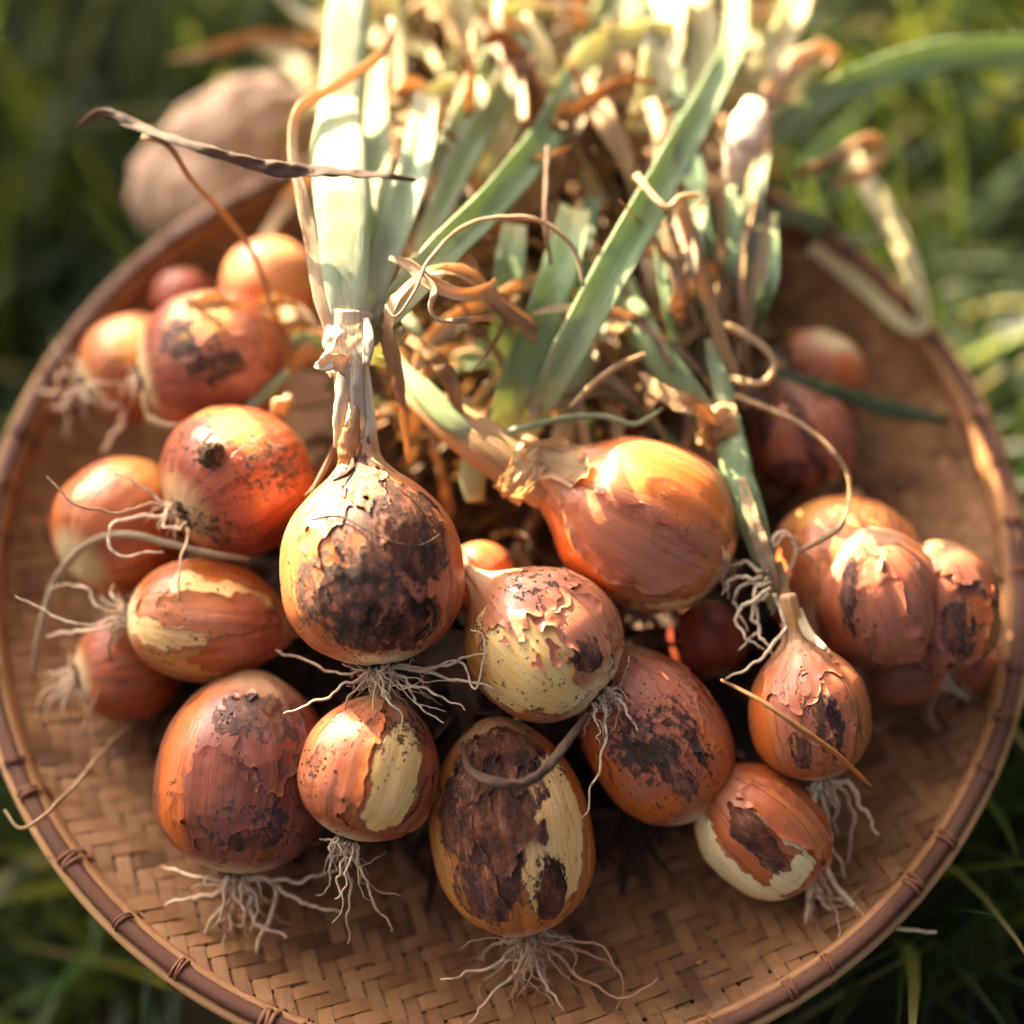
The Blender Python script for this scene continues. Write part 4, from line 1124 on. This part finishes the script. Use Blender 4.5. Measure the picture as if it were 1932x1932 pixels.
for k, (pts, w) in enumerate([([(520, 650, .075), (570, 630, .080), (610, 640, .08)], [60, 50, 20]), ([(500, 610, .08), (560, 590, .086), (600, 615, .086)], [40, 34, 12]),
                              ([(480, 590, .085), (520, 570, .09), (560, 575, .088)], [40, 30, 10]), ([(350, 575, .10), (410, 568, .105), (470, 580, .10)], [16, 34, 12])]):
    px_strap('skin_strip', pts, w, M_STRAW, hk, thick=0.2, n=16, seg=8, cup=0.2, crumple=0.7, twist_n=1.0, seed=20 + k)
px_strap('skin_strip', [(268, 740, .085), (285, 790, .082), (330, 805, .082), (375, 790, .082)], [10, 16, 14, 8], M_STRAW, hk, thick=0.25, n=20, seg=8, crumple=0.4, seed=30)
px_strap('leaf', [(470, 770, .080), (510, 735, .080), (545, 700, .078)], [22, 28, 18], M_PALE, hk, thick=0.4, n=14, seg=10, seed=31)
h2 = ONIONS['left_red']['root']
px_strap('skin_strip', [(520, 790, .085), (530, 765, .095), (552, 752, .10)], [20, 36, 20], M_STRAW, h2, thick=0.2, n=14, seg=8, crumple=0.9, seed=32)

# ------------------------------------------------------------------ single leaves and strands that can be picked out
def leaf(name, label, cat, pts, w, mat, **kw):
    o = px_strap(name, pts, w, mat, **kw)
    return tag(o, label, cat)
leaf('onion_leaf', 'broad green leaf with pale cut tip mid-heap, left of the longest leaf', 'leaf',
     [(940, 850, .070), (975, 720, .098), (1025, 590, .112), (1065, 480, .116), (1085, 395, .114)], [50, 66, 72, 70, 58], M_GREEN, thick=0.15, fold=0.22, crumple=0.14, twist_n=0.5, n=26, seg=14, seed=41)
leaf('onion_leaf', 'short upright green leaf with a blunt rounded tip in the middle of the heap', 'leaf',
     [(950, 720, .070), (955, 600, .096), (962, 500, .108), (972, 425, .108)], [40, 56, 60, 46], M_GREEN, thick=0.15, fold=0.22, crumple=0.14, twist_n=0.5, n=22, seg=14, seed=42)
leaf('onion_leaf', 'longest green leaf, running from the big glossy onion to the top right', 'leaf',
     [(985, 830, .076), (1060, 690, .106), (1140, 540, .124), (1215, 405, .130), (1280, 285, .128), (1345, 165, .124), (1385, 80, .118), (1392, -30, .11)], [44, 66, 72, 70, 62, 52, 46, 40], M_GREEN, thick=0.15, fold=0.22, crumple=0.14, twist_n=0.5, n=36, seg=14, seed=43)
leaf('onion_leaf', 'thick green leaf slanting down right to the dry knot beside the mahogany onion', 'leaf',
     [(1345, 795, .084), (1300, 745, .094), (1240, 670, .098), (1195, 590, .094), (1175, 530, .086)], [40, 62, 62, 54, 40], M_GREEN, thick=0.55, n=24, seg=14, seed=44)
leaf('onion_leaf', 'dark blue-green leaf standing behind the longest green leaf', 'leaf',
     [(1275, 130, .090), (1285, 230, .100), (1315, 350, .104), (1340, 480, .098), (1350, 620, .084)], [22, 38, 42, 40, 28], M_TEAL, thick=0.15, fold=0.22, crumple=0.14, twist_n=0.5, n=24, seg=12, seed=45)
leaf('onion_leaf', 'dark blue-green leaf with broken tip just right of the broad green one', 'leaf',
     [(1050, 640, .088), (1085, 520, .100), (1105, 430, .104), (1118, 370, .102)], [22, 40, 40, 32], M_TEAL, thick=0.15, fold=0.22, crumple=0.14, twist_n=0.5, n=20, seg=12, seed=46)
leaf('onion_leaf', 'slim grey-green leaf at the right side of the heap beside straw-coloured strands', 'leaf',
     [(1385, 640, .080), (1398, 520, .096), (1418, 400, .102), (1440, 290, .10)], [26, 36, 38, 26], M_PALE, thick=0.15, fold=0.22, crumple=0.14, twist_n=0.5, n=22, seg=12, seed=47)
leaf('onion_leaf', 'big arching green leaf reaching out over the grass at the upper right', 'leaf',
     [(1440, 260, .085), (1510, 210, .092), (1600, 160, .096), (1720, 118, .094), (1830, 100, .088), (1950, 96, .078), (2080, 110, .07)], [40, 52, 58, 62, 58, 48, 36], M_GREEN, thick=0.15, fold=0.22, crumple=0.14, twist_n=0.5, n=34, seg=14, seed=48)
leaf('onion_leaf', 'pale leaf bent in a sharp fold over the right rim of the tray', 'leaf',
     [(1600, 280, .060), (1660, 380, .064), (1708, 470, .062), (1738, 560, .056), (1744, 605, .050), (1726, 622, .047), (1690, 600, .046), (1620, 535, .046), (1530, 465, .050)], [28, 44, 52, 44, 32, 26, 28, 30, 26], M_CREAM, thick=0.14, fold=0.2, crumple=0.25, twist_n=0.8, n=44, seg=12, seed=49)
leaf('onion_leaf', 'long thin grey-green leaf lying across the peach onion and the weave at the right', 'leaf',
     [(1460, 698, .072), (1530, 722, .070), (1600, 748, .052), (1690, 775, .036), (1785, 792, .024)], [14, 22, 30, 32, 18], M_TEAL, thick=0.35, n=24, seg=10, seed=50)
leaf('onion_leaf', 'bluish leaf scrap poking down between the largest onion and the glossy one', 'leaf',
     [(900, 850, .085), (892, 900, .080), (897, 945, .074)], [46, 52, 34], M_PALE, thick=0.35, n=14, seg=10, seed=51)
leaf('onion_leaf', 'white papery leaf sheath standing at the upper right of the heap', 'leaf',
     [(1385, 350, .110), (1395, 290, .118), (1412, 240, .122), (1425, 190, .12)], [30, 66, 72, 40], M_PAPER, thick=0.4, n=18, seg=12, crumple=0.25, seed=52)
leaf('onion_leaf', 'pale withering green leaf leaning beside the longest green leaf, low in the heap', 'leaf',
     [(1060, 830, .070), (1085, 740, .085), (1120, 660, .095), (1150, 610, .095)], [44, 40, 36, 20], M_PALE, thick=0.35, n=18, seg=10, seed=53)
leaf('onion_leaf', 'pale yellow-lit leaf reaching from the heap to the top edge, left of the longest leaf', 'leaf',
     [(820, 330, .11), (880, 210, .112), (930, 110, .110), (985, 20, .106), (1010, -40, .10)], [44, 50, 50, 44, 34], M_PALE, thick=0.15, fold=0.22, crumple=0.14, twist_n=0.5, n=24, seg=12, seed=54)
leaf('dry_leaf', 'long blackened twisted leaf sticking out left over the dark grass, tan at its tip', 'dry leaf',
     [(785, 340, .150), (720, 332, .156), (620, 325, .160), (520, 318, .162), (420, 292, .160), (330, 264, .158), (255, 236, .156), (190, 212, .154), (146, 240, .150)],
     [6, 18, 28, 30, 24, 18, 20, 22, 8], M_DARK, thick=0.35, n=60, seg=10, cup=0.1, twist_n=2.4, crumple=0.5, seed=60)
leaf('dry_strand', 'thin brown strand hanging from the blackened twisted leaf down to the purple-brown onion', 'strand',
     [(268, 258, .156), (318, 276, .155), (362, 340, .145), (430, 412, .125), (478, 480, .110), (500, 540, .10), (520, 600, .092)], [12, 12, 9, 12, 10, 12, 6], M_DRY, thick=0.5, n=40, seg=8, crumple=0.3, seed=61)
leaf('dry_leaf', 'small tan curl of leaf hovering right of the pale stem, crisp edged', 'dry leaf',
     [(735, 486, .146), (772, 500, .148), (815, 535, .148), (870, 556, .144), (915, 545, .138), (935, 528, .132)], [8, 24, 30, 28, 22, 8], M_STRAW, thick=0.16, n=34, seg=10, cup=0.25, twist_n=0.8, crumple=0.25, seed=62)
leaf('dry_strand', 'kinked dark brown wisp just below the small tan curl', 'strand',
     [(800, 518, .15), (820, 545, .15), (812, 582, .15), (830, 604, .148), (880, 604, .142), (935, 598, .134)], [7, 14, 14, 14, 14, 16], M_DRY, thick=0.3, n=36, seg=8, twist_n=2, crumple=0.5, seed=63)
leaf('dry_strand', 'hair-thin arched strand crossing the green leaves in the middle of the heap', 'strand',
     [(728, 575, .15), (745, 598, .15), (775, 560, .15), (810, 490, .15), (870, 430, .148), (950, 408, .146), (1020, 418, .142), (1080, 470, .136), (1100, 540, .13)], [5, 6, 7, 7, 8, 9, 10, 9, 6], M_DRY, thick=0.6, n=54, seg=6, crumple=0.5, wig=0.001, seed=64)
leaf('dry_strand', 'upright black wisp in the middle of the heap', 'strand', [(1032, 275, .14), (1030, 340, .14), (1028, 420, .138), (1040, 500, .13)], [6, 10, 9, 6], M_DARK, thick=0.4, n=24, seg=6, twist_n=1, crumple=0.4, seed=65)
leaf('dry_strand', 'thin pale greenish strand lying over the base of the green leaves', 'strand',
     [(925, 830, .098), (985, 808, .104), (1060, 790, .106), (1130, 784, .104), (1190, 800, .102), (1225, 790, .102), (1252, 768, .10)], [14, 14, 12, 11, 11, 10, 5], M_PALE, thick=0.6, n=44, seg=8, wig=0.0006, seed=66)
leaf('dry_strand', 'pale brown stalk slanting over the green leaves toward the upper right', 'strand',
     [(1075, 770, .105), (1120, 725, .108), (1165, 692, .11), (1218, 668, .11)], [10, 14, 14, 10], M_STRAW, thick=0.5, n=20, seg=8, seed=67)
leaf('dry_strand', 'looped tan strand curling above the dark mahogany onion', 'strand',
     [(1330, 600, .10), (1385, 622, .102), (1440, 655, .102), (1462, 690, .10), (1440, 722, .098), (1395, 718, .095), (1360, 700, .09)], [12, 16, 15, 14, 16, 14, 8], M_STRAW, thick=0.5, n=44, seg=8, crumple=0.3, seed=68)
leaf('dry_strand', 'kinked dark strand running down over the mahogany onion to the plump orange one', 'strand',
     [(1385, 745, .094), (1450, 772, .098), (1510, 800, .10), (1565, 845, .10), (1602, 905, .096), (1590, 985, .092), (1545, 1020, .088), (1505, 1040, .085)], [12, 12, 11, 11, 10, 10, 14, 10], M_DRY, thick=0.5, n=54, seg=8, crumple=0.5, seed=69)
leaf('dry_strand', 'dark brown shrivelled strand draped over the top of the egg-shaped onion', 'strand',
     [(872, 1400, .075), (885, 1450, .083), (930, 1475, .088), (985, 1478, .090), (1030, 1450, .090), (1070, 1400, .088), (1110, 1345, .085)], [8, 14, 22, 24, 20, 18, 10], M_DARK, thick=0.6, n=48, seg=10, twist_n=2, crumple=0.5, seed=70)
leaf('dry_strand', 'straight brown stalk lying diagonally across the streaked onion at the right', 'strand',
     [(1360, 1282, .095), (1440, 1325, .100), (1510, 1375, .098), (1580, 1425, .090), (1648, 1488, .078)], [6, 9, 12, 10, 5], M_DRY, thick=0.5, n=32, seg=8, crumple=0.4, seed=71)
leaf('dry_strand', 'olive brown stalk bending round the left side between the red-orange onion and the striped one', 'strand',
     [(62, 1275, .035), (76, 1190, .050), (105, 1095, .062), (160, 1030, .072), (230, 1008, .080), (320, 1026, .084), (400, 1045, .084), (470, 1055, .080)], [12, 14, 15, 15, 14, 15, 14, 12], M_DRY, thick=0.6, n=50, seg=8, crumple=0.25, seed=72)
leaf('dry_strand', 'thin strand hanging over the left rim near the bottom left of the tray', 'strand',
     [(290, 1330, .020), (205, 1405, .030), (150, 1470, .040), (95, 1530, .046), (40, 1560, .046), (8, 1530, .040)], [8, 9, 8, 9, 8, 5], M_STRAW, thick=0.7, n=40, seg=6, crumple=0.3, wig=0.001, seed=73)
leaf('dry_leaf', 'tan withered leaf folded down at the left of the heap beside the glossy onion stem', 'dry leaf',
     [(770, 640, .112), (815, 668, .114), (850, 720, .110), (868, 780, .104)], [18, 30, 34, 20], M_DRY, thick=0.2, n=24, seg=8, cup=0.2, crumple=0.4, twist_n=1, seed=74)
leaf('dry_leaf', 'straw leaf running from the top right of the heap down to the mahogany onion', 'dry leaf',
     [(1225, 190, .120), (1255, 270, .126), (1280, 370, .124), (1310, 470, .116), (1340, 580, .106), (1380, 690, .094), (1410, 770, .085)], [26, 34, 30, 28, 26, 26, 20], M_STRAW, thick=0.25, n=36, seg=8, cup=0.2, crumple=0.35, twist_n=0.8, seed=75)
leaf('dry_leaf', 'long straw leaf at the right edge of the heap leaning on the bare weave', 'dry leaf',
     [(1395, 690, .085), (1410, 590, .094), (1440, 470, .098), (1430, 380, .098), (1400, 300, .10)], [18, 34, 36, 32, 24], M_STRAW, thick=0.25, n=30, seg=8, cup=0.2, crumple=0.4, twist_n=0.8, seed=76)
leaf('dry_leaf', 'second straw leaf at the right edge of the heap, close beside the longer one', 'dry leaf',
     [(1345, 620, .090), (1370, 500, .098), (1375, 400, .10), (1362, 320, .10)], [16, 28, 30, 18], M_STRAW, thick=0.25, n=26, seg=8, cup=0.2, crumple=0.4, twist_n=0.8, seed=77)
leaf('dry_strand', 'thin straw strand curling at the tip beside the longest green leaf', 'strand',
     [(1200, 330, .138), (1235, 372, .140), (1260, 392, .140), (1285, 372, .140), (1315, 368, .138)], [16, 14, 13, 14, 8], M_STRAW, thick=0.5, n=28, seg=8, crumple=0.3, seed=78)
leaf('onion_leaf', 'pale yellow-lit leaf fanning to the top edge, right of the thick curved green leaf', 'leaf',
     [(1000, 330, .10), (1060, 220, .106), (1120, 120, .104), (1175, 30, .10), (1200, -50, .096)], [30, 44, 46, 40, 30], M_CREAM, thick=0.14, fold=0.2, crumple=0.25, twist_n=0.8, n=24, seg=12, seed=90)
leaf('onion_leaf', 'broad cream leaf blazing in sunlight at the top edge, right of centre', 'leaf',
     [(1200, 250, .106), (1235, 150, .114), (1255, 60, .116), (1268, -40, .112)], [40, 74, 84, 70], M_CREAM, thick=0.14, fold=0.2, crumple=0.25, twist_n=0.8, n=22, seg=12, seed=91)
leaf('onion_leaf', 'second cream leaf at the top edge, beside the longest green leaf', 'leaf',
     [(1300, 260, .104), (1320, 160, .110), (1325, 60, .110), (1310, -40, .106)], [30, 56, 60, 50], M_CREAM, thick=0.14, fold=0.2, crumple=0.25, twist_n=0.8, n=22, seg=12, seed=92)
leaf('onion_leaf', 'pale green leaf slanting up right between the two tall leaves left of centre', 'leaf',
     [(790, 480, .112), (860, 330, .116), (930, 200, .114), (985, 90, .11), (1020, 0, .106)], [36, 50, 52, 46, 36], M_PALE, thick=0.15, fold=0.22, crumple=0.14, twist_n=0.5, n=26, seg=12, seed=93)
leaf('onion_leaf', 'yellow-green leaf slanting up right just behind the pale green one', 'leaf',
     [(880, 400, .10), (950, 260, .104), (1010, 150, .102), (1060, 40, .10)], [30, 44, 44, 30], M_CREAM, thick=0.14, fold=0.2, crumple=0.25, twist_n=0.8, n=24, seg=12, seed=94)
leaf('onion_leaf', 'cream leaf folded sideways across the top edge above the pale stems', 'leaf',
     [(810, 20, .10), (870, 14, .112), (940, 34, .114), (1000, 20, .11), (1060, 40, .104)], [24, 44, 50, 46, 24], M_CREAM, thick=0.14, fold=0.2, crumple=0.25, twist_n=0.8, n=26, seg=12, seed=95)
leaf('onion_leaf', 'sunlit straw leaf hanging at the upper right corner of the heap', 'leaf',
     [(1420, 170, .10), (1455, 110, .106), (1490, 40, .106), (1520, -40, .10)], [40, 60, 56, 40], M_CREAM, thick=0.14, fold=0.2, crumple=0.25, twist_n=0.8, n=22, seg=12, seed=96)
leaf('dry_leaf', 'pale hooked dry leaf at the upper right of the heap, right of the white sheath', 'dry leaf',
     [(1440, 200, .10), (1490, 130, .11), (1540, 95, .11), (1575, 100, .104), (1560, 130, .10)], [30, 44, 36, 26, 14], M_STRAW, thick=0.2, n=26, seg=8, crumple=0.4, seed=97)
leaf('dry_leaf', 'orange-lit bent straw hanging over the grass right of the heap', 'dry leaf',
     [(1500, 330, .07), (1570, 300, .078), (1640, 262, .078), (1665, 285, .074), (1640, 320, .07), (1570, 350, .066)], [16, 24, 24, 22, 24, 16], M_STRAW, thick=0.3, n=34, seg=8, crumple=0.4, seed=98)
leaf('dry_leaf', 'broad brownish-pink withered leaf lying behind the broad green leaf', 'dry leaf',
     [(880, 470, .10), (950, 420, .106), (1020, 355, .108), (1090, 300, .106)], [40, 60, 60, 36], M_DRY, thick=0.2, n=24, seg=8, cup=0.2, crumple=0.25, seed=99)
leaf('dry_leaf', 'pale tan leaf bent over at the top right of the heap, hanging like a hook', 'dry leaf',
     [(1085, 130, .112), (1120, 190, .118), (1150, 240, .118), (1180, 300, .112), (1195, 350, .106)], [24, 40, 48, 40, 18], M_STRAW, thick=0.2, n=26, seg=8, cup=0.2, crumple=0.3, seed=100)
leaf('dry_leaf', 'crumpled leaf scrap coloured bright yellow as if sunlit, beside the papery node of the tall stem', 'dry leaf',
     [(712, 690, .118), (722, 650, .126), (736, 618, .130), (742, 590, .128)], [30, 56, 50, 16], M_CREAM, thick=0.12, n=20, seg=10, fold=0.3, crumple=0.9, twist_n=1.2, seed=101)  # yellow-cream colour stands in for sun on this scrap
def fan():
    rng = random.Random(31)
    for k in range(22):
        u = k / 21
        x0, y0 = 1240 + 190 * u + rng.gauss(0, 10), rng.uniform(600, 760)
        x1, y1 = 1190 + 290 * u + rng.gauss(0, 22), rng.uniform(170, 420)
        mx, my = (x0 + x1) / 2 + rng.gauss(0, 22), (y0 + y1) / 2
        zt = rng.uniform(.085, .118)
        m = (M_STRAW, M_DRY, M_STRAW, M_GREEN, M_PALE, M_DRY)[k % 6]
        gr = m in (M_GREEN, M_PALE)
        o = px_strap('onion_leaf' if gr else 'dry_leaf', [(x0, y0, .070), ((x0 + mx) / 2, (y0 + my) / 2, zt - .008), (mx, my, zt), (x1, y1, zt + rng.uniform(-.012, .008))],
                     [14, rng.uniform(18, 34), rng.uniform(18, 34), 12], m, thick=0.13, fold=0.2, crumple=0.18 if gr else 0.45, twist_n=0.6 if gr else 1.3, n=30, seg=8, seed=300 + k)
        tag(o, ('slender green' if gr else 'slender straw-brown') + ' leaf standing in the upright bunch at the right of the heap', 'leaf' if gr else 'dry leaf',
            ('green' if gr else 'straw-brown') + ' leaves of the upright bunch')
fan()
# young stem with roots at the right
def young_stem():
    base = P(1452, 1150, .072)
    root = empty('young_onion', (base.x, base.y, base.z - 0.004))
    tag(root, 'slim pale green young onion stem hanging at the right with a beard of grey roots', 'young onion')
    px_strap('stem', [(1372, 790, .088), (1388, 880, .090), (1418, 980, .088), (1446, 1070, .082), (1462, 1150, .076)], [48, 60, 60, 44, 26], M_GREEN, root, thick=0.75, fold=0.05, crumple=0.22, n=30, seg=18, seed=81)
    px_strap('skin_strip', [(1400, 900, .095), (1420, 980, .094), (1448, 1060, .088), (1470, 1120, .08)], [16, 30, 34, 10], M_STRAW, root, thick=0.1, cup=0.2, crumple=0.5, n=22, seg=8, seed=83)
    sheath(1352, 800, .090, 34, 70, 5.5, root, mat=M_STRAW, A=10)
    px_strap('leaf', [(1372, 800, .088), (1365, 740, .092), (1350, 690, .094), (1338, 640, .092)], [44, 40, 30, 16], M_PALE, root, thick=0.4, n=18, seg=10, seed=82)
    rng = random.Random(9)
    for pl in [[(1450, 1080), (1400, 1060), (1365, 1085), (1372, 1130)], [(1455, 1100), (1410, 1100), (1385, 1130), (1410, 1190)], [(1440, 1060), (1470, 1000), (1500, 1040), (1490, 1090), (1460, 1160)],
               [(1450, 1090), (1420, 1120), (1430, 1180), (1395, 1225)], [(1460, 1120), (1480, 1180), (1440, 1240), (1370, 1280)], [(1455, 1110), (1395, 1150), (1400, 1200), (1440, 1225)], [(1445, 1040), (1490, 1010), (1530, 1050), (1560, 1075)],
               [(1450, 1120), (1420, 1150), (1440, 1205), (1465, 1240)], [(1440, 1090), (1380, 1095), (1360, 1120)]]:
        pts = [P(x, y, .086 - 0.004 * i) for i, (x, y) in enumerate(pl)]
        strap('root', pts, [.0020, .0016, .0013, .0007], M_ROOT, root, thick=1, n=32, seg=6, crumple=0.3, wig=.002, seed=rng.random(), origin=root.location)
young_stem()
# soil crumb on the red-orange onion
def crumb():
    c = PD(397, 858, depth(ONIONS['left_red']['ctr']) - ONIONS['left_red']['R'] * 0.98)
    vs, fs = [], []
    na, nb = 20, 12
    for i in range(nb):
        for k in range(na):
            th, ph = math.pi * i / (nb - 1), 2 * math.pi * k / na
            d = Vector((math.sin(th) * math.cos(ph), math.sin(th) * math.sin(ph), math.cos(th)))
            vs.append(d * 0.0048 * (1 + 0.55 * mnoise.noise(d * 2.2) + 0.35 * mnoise.noise(d * 6)))
    for i in range(nb - 1):
        for k in range(na):
            a, b = i * na + k, i * na + (k + 1) % na
            fs.append((a, b, b + na, a + na))
    o = mesh_obj('soil_crumb', vs, fs, M_SOIL)
    o.location = c
    tag(o, 'dark crumb of dried soil stuck on the red-orange onion', 'soil crumb')
crumb()

# ------------------------------------------------------------------ the heap of withered leaves behind the bulbs
def heap_h(x, y):
    """top of the heap over the tray"""
    a = math.exp(-abs((x - 0.010) / 0.100) ** 4)
    b = 0.118 if y < 0.12 else 0.118 - 0.20 * (y - 0.12)
    k = min(1, max(0, (y + 0.01) / 0.05))
    return max(0.02, a * b * (0.45 + 0.55 * k))
def build_heap():
    rng = random.Random(77)
    nd = 0
    for k in range(235):
        back = k % 5 >= 3
        if back: x, y = rng.uniform(-0.075, 0.115), rng.uniform(0.13, 0.27)
        else: x, y = rng.uniform(-0.050, 0.088), rng.uniform(0.015, 0.17)
        H0 = heap_h(x, y)
        z = H0 * (rng.uniform(0.75, 1.15) if back else rng.uniform(0.45, 1.0))
        L = rng.uniform(0.05, 0.13)
        a = rad(90) - x * 4 + rng.gauss(0, 0.5)
        if rng.random() < (0.1 if back else 0.22): a = rng.uniform(0, 6.28)
        el = rng.gauss(0.05, 0.3)
        v = Vector((math.cos(a) * math.cos(el), math.sin(a) * math.cos(el), math.sin(el)))
        pts = [Vector((x, y, z))]
        curl = rng.gauss(0, 0.38); drop = rng.uniform(-0.28, 0.12)
        for s in range(6):
            v = (Matrix.Rotation(curl * rng.uniform(0.2, 1.5), 3, 'Z') @ v)
            v = (v + Vector((rng.gauss(0, .2), rng.gauss(0, .2), drop + rng.gauss(0, .18)))).normalized()
            q = pts[-1] + v * L / 6
            lim = max(dish(math.hypot(q.x, q.y)) + 0.003, 0.3 * heap_h(q.x, q.y))
            top = heap_h(q.x, q.y) + 0.03
            if q.z < lim: q.z = lim; v.z = abs(v.z) * 0.5
            if q.z > top: q.z = top; v.z = -abs(v.z) * 0.5
            if q.y < 0.0 : q.y = 0.0
            pts.append(q)
        w = rng.uniform(0.0014, 0.0078) * (1.6 if back else 1.0)
        u = rng.random()
        green = u < (0.5 if back else 0.13)
        mat = ((M_PALE if u < 0.2 else M_CREAM) if back else (M_GREEN if u < 0.08 else M_PALE)) if green else (M_STRAW if (u > 0.62 or (back and u > 0.55)) else M_DRY)
        if green and not back: w *= 1.5
        lo = min(pts, key=lambda q: q.z)
        o = strap('onion_leaf' if green else 'dry_leaf', pts, [w * .5, w, w * 1.1, w * .8, w * .3], mat, None, thick=0.14 if green else 0.08, n=26, seg=8, fold=0.2 if green else 0.15, cup=0.0 if green else 0.15,
                  twist_n=0.5 if green else 2.2, crumple=0.1 if green else 0.5, seed=rng.random(), origin=lo)
        o.location = lo
        zone = 'at the back of the heap, by the far rim' if back else ('in the left half of the heap, nearer the tall pale stem' if x < 0.03 else 'in the right half of the heap, nearer the bare weave')
        if green: tag(o, ('creamy' if mat is M_CREAM else 'pale green') + ' loose leaf ' + zone, 'leaf', ('creamy' if mat is M_CREAM else 'pale green') + ' leaves ' + zone)  # cream colour of the back leaves carries part of their sunlight
        else: tag(o, ('straw-coloured' if mat is M_STRAW else 'brown') + ' withered leaf ' + zone, 'dry leaf', ('straw-coloured' if mat is M_STRAW else 'brown') + ' withered leaves ' + zone)
    # black bits added to stand in for deep shade under and between the bulbs
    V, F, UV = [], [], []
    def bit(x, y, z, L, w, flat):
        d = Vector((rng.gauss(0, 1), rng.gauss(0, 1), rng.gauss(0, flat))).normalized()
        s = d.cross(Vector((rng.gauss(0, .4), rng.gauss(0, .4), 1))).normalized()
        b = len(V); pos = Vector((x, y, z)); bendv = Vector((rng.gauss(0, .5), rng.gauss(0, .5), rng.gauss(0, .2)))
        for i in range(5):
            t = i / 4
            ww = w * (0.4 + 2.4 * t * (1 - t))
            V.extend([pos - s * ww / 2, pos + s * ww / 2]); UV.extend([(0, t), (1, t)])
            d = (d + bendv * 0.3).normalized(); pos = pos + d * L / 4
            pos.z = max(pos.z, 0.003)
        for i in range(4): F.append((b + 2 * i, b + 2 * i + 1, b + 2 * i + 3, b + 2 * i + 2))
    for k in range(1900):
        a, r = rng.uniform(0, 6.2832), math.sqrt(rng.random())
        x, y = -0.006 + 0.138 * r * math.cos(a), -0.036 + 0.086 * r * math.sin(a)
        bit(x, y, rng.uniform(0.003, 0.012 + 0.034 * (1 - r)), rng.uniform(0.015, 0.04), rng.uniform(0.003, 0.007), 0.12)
    for k in range(420):  # higher bits added to block a sun fleck reaching under the bulbs
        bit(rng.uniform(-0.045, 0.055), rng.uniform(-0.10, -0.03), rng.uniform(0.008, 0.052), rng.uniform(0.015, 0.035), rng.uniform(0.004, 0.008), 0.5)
    tag(mesh_obj('shade_fill_bits', V, F, M_SHADE_FILL, None, UV), kind='stuff')
    # fine litter that fills the heap, coloured dark to deepen the shade in its gaps
    V, F, UV = [], [], []
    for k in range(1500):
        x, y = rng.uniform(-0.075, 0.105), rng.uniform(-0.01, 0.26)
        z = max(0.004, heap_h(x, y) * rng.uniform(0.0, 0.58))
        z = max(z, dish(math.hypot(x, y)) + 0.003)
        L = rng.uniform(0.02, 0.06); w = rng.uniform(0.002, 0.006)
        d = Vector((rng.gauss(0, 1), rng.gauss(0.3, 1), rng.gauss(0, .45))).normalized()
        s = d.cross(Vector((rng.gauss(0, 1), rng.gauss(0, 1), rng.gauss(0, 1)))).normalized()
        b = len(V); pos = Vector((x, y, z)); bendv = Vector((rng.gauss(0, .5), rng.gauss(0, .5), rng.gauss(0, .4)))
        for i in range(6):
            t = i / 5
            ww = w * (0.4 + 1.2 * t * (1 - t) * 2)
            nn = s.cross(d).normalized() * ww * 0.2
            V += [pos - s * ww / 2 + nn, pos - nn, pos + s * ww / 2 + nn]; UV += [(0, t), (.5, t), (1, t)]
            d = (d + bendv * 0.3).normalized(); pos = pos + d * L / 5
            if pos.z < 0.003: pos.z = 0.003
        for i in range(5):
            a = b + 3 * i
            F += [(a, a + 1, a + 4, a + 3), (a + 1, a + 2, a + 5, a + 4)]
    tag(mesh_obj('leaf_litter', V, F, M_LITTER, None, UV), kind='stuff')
build_heap()

# ------------------------------------------------------------------ unidentified pale shape behind the tray, modelled as a boulder
def boulder():
    t = NT('pale_boulder')
    p = t.coord('Object')
    n = t.noise(p, 14.0, 6, 0.65)
    c = t.mix(n, (0.46, 0.29, 0.18), (0.66, 0.48, 0.33))
    c = t.mix(t.smooth(t.noise(p, 38.0, 5, 0.65), 0.50, 0.62, 0, 0.75), c, (0.24, 0.15, 0.09))
    m = t.done(t.bsdf(c, 0.85, t.bump(n, 0.004, 0.8), 0.2))
    c0 = P(468, 345, -0.03)
    vs, fs = [], []
    na, nb = 64, 40
    for i in range(nb):
        for k in range(na):
            th, ph = math.pi * i / (nb - 1), 2 * math.pi * k / na
            d = Vector((math.sin(th) * math.cos(ph), math.sin(th) * math.sin(ph), math.cos(th)))
            r = 1 + 0.20 * mnoise.noise(d * 1.3 + Vector((3, 1, 0))) + 0.07 * mnoise.noise(d * 4) + 0.035 * mnoise.noise(d * 10)
            vs.append(Vector((d.x * 0.060 * r, d.y * 0.042 * r, d.z * 0.055 * r)))
    for i in range(nb - 1):
        for k in range(na):
            a, b = i * na + k, i * na + (k + 1) % na
            fs.append((a, b, b + na, a + na))
    o = mesh_obj('boulder', vs, fs, m)
    o.location = c0
    o.rotation_euler = (0, 0, rad(35))
    tag(o, 'unidentified pale beige rounded thing built as a boulder, blurred, standing behind the left back rim of the tray', 'boulder')
boulder()
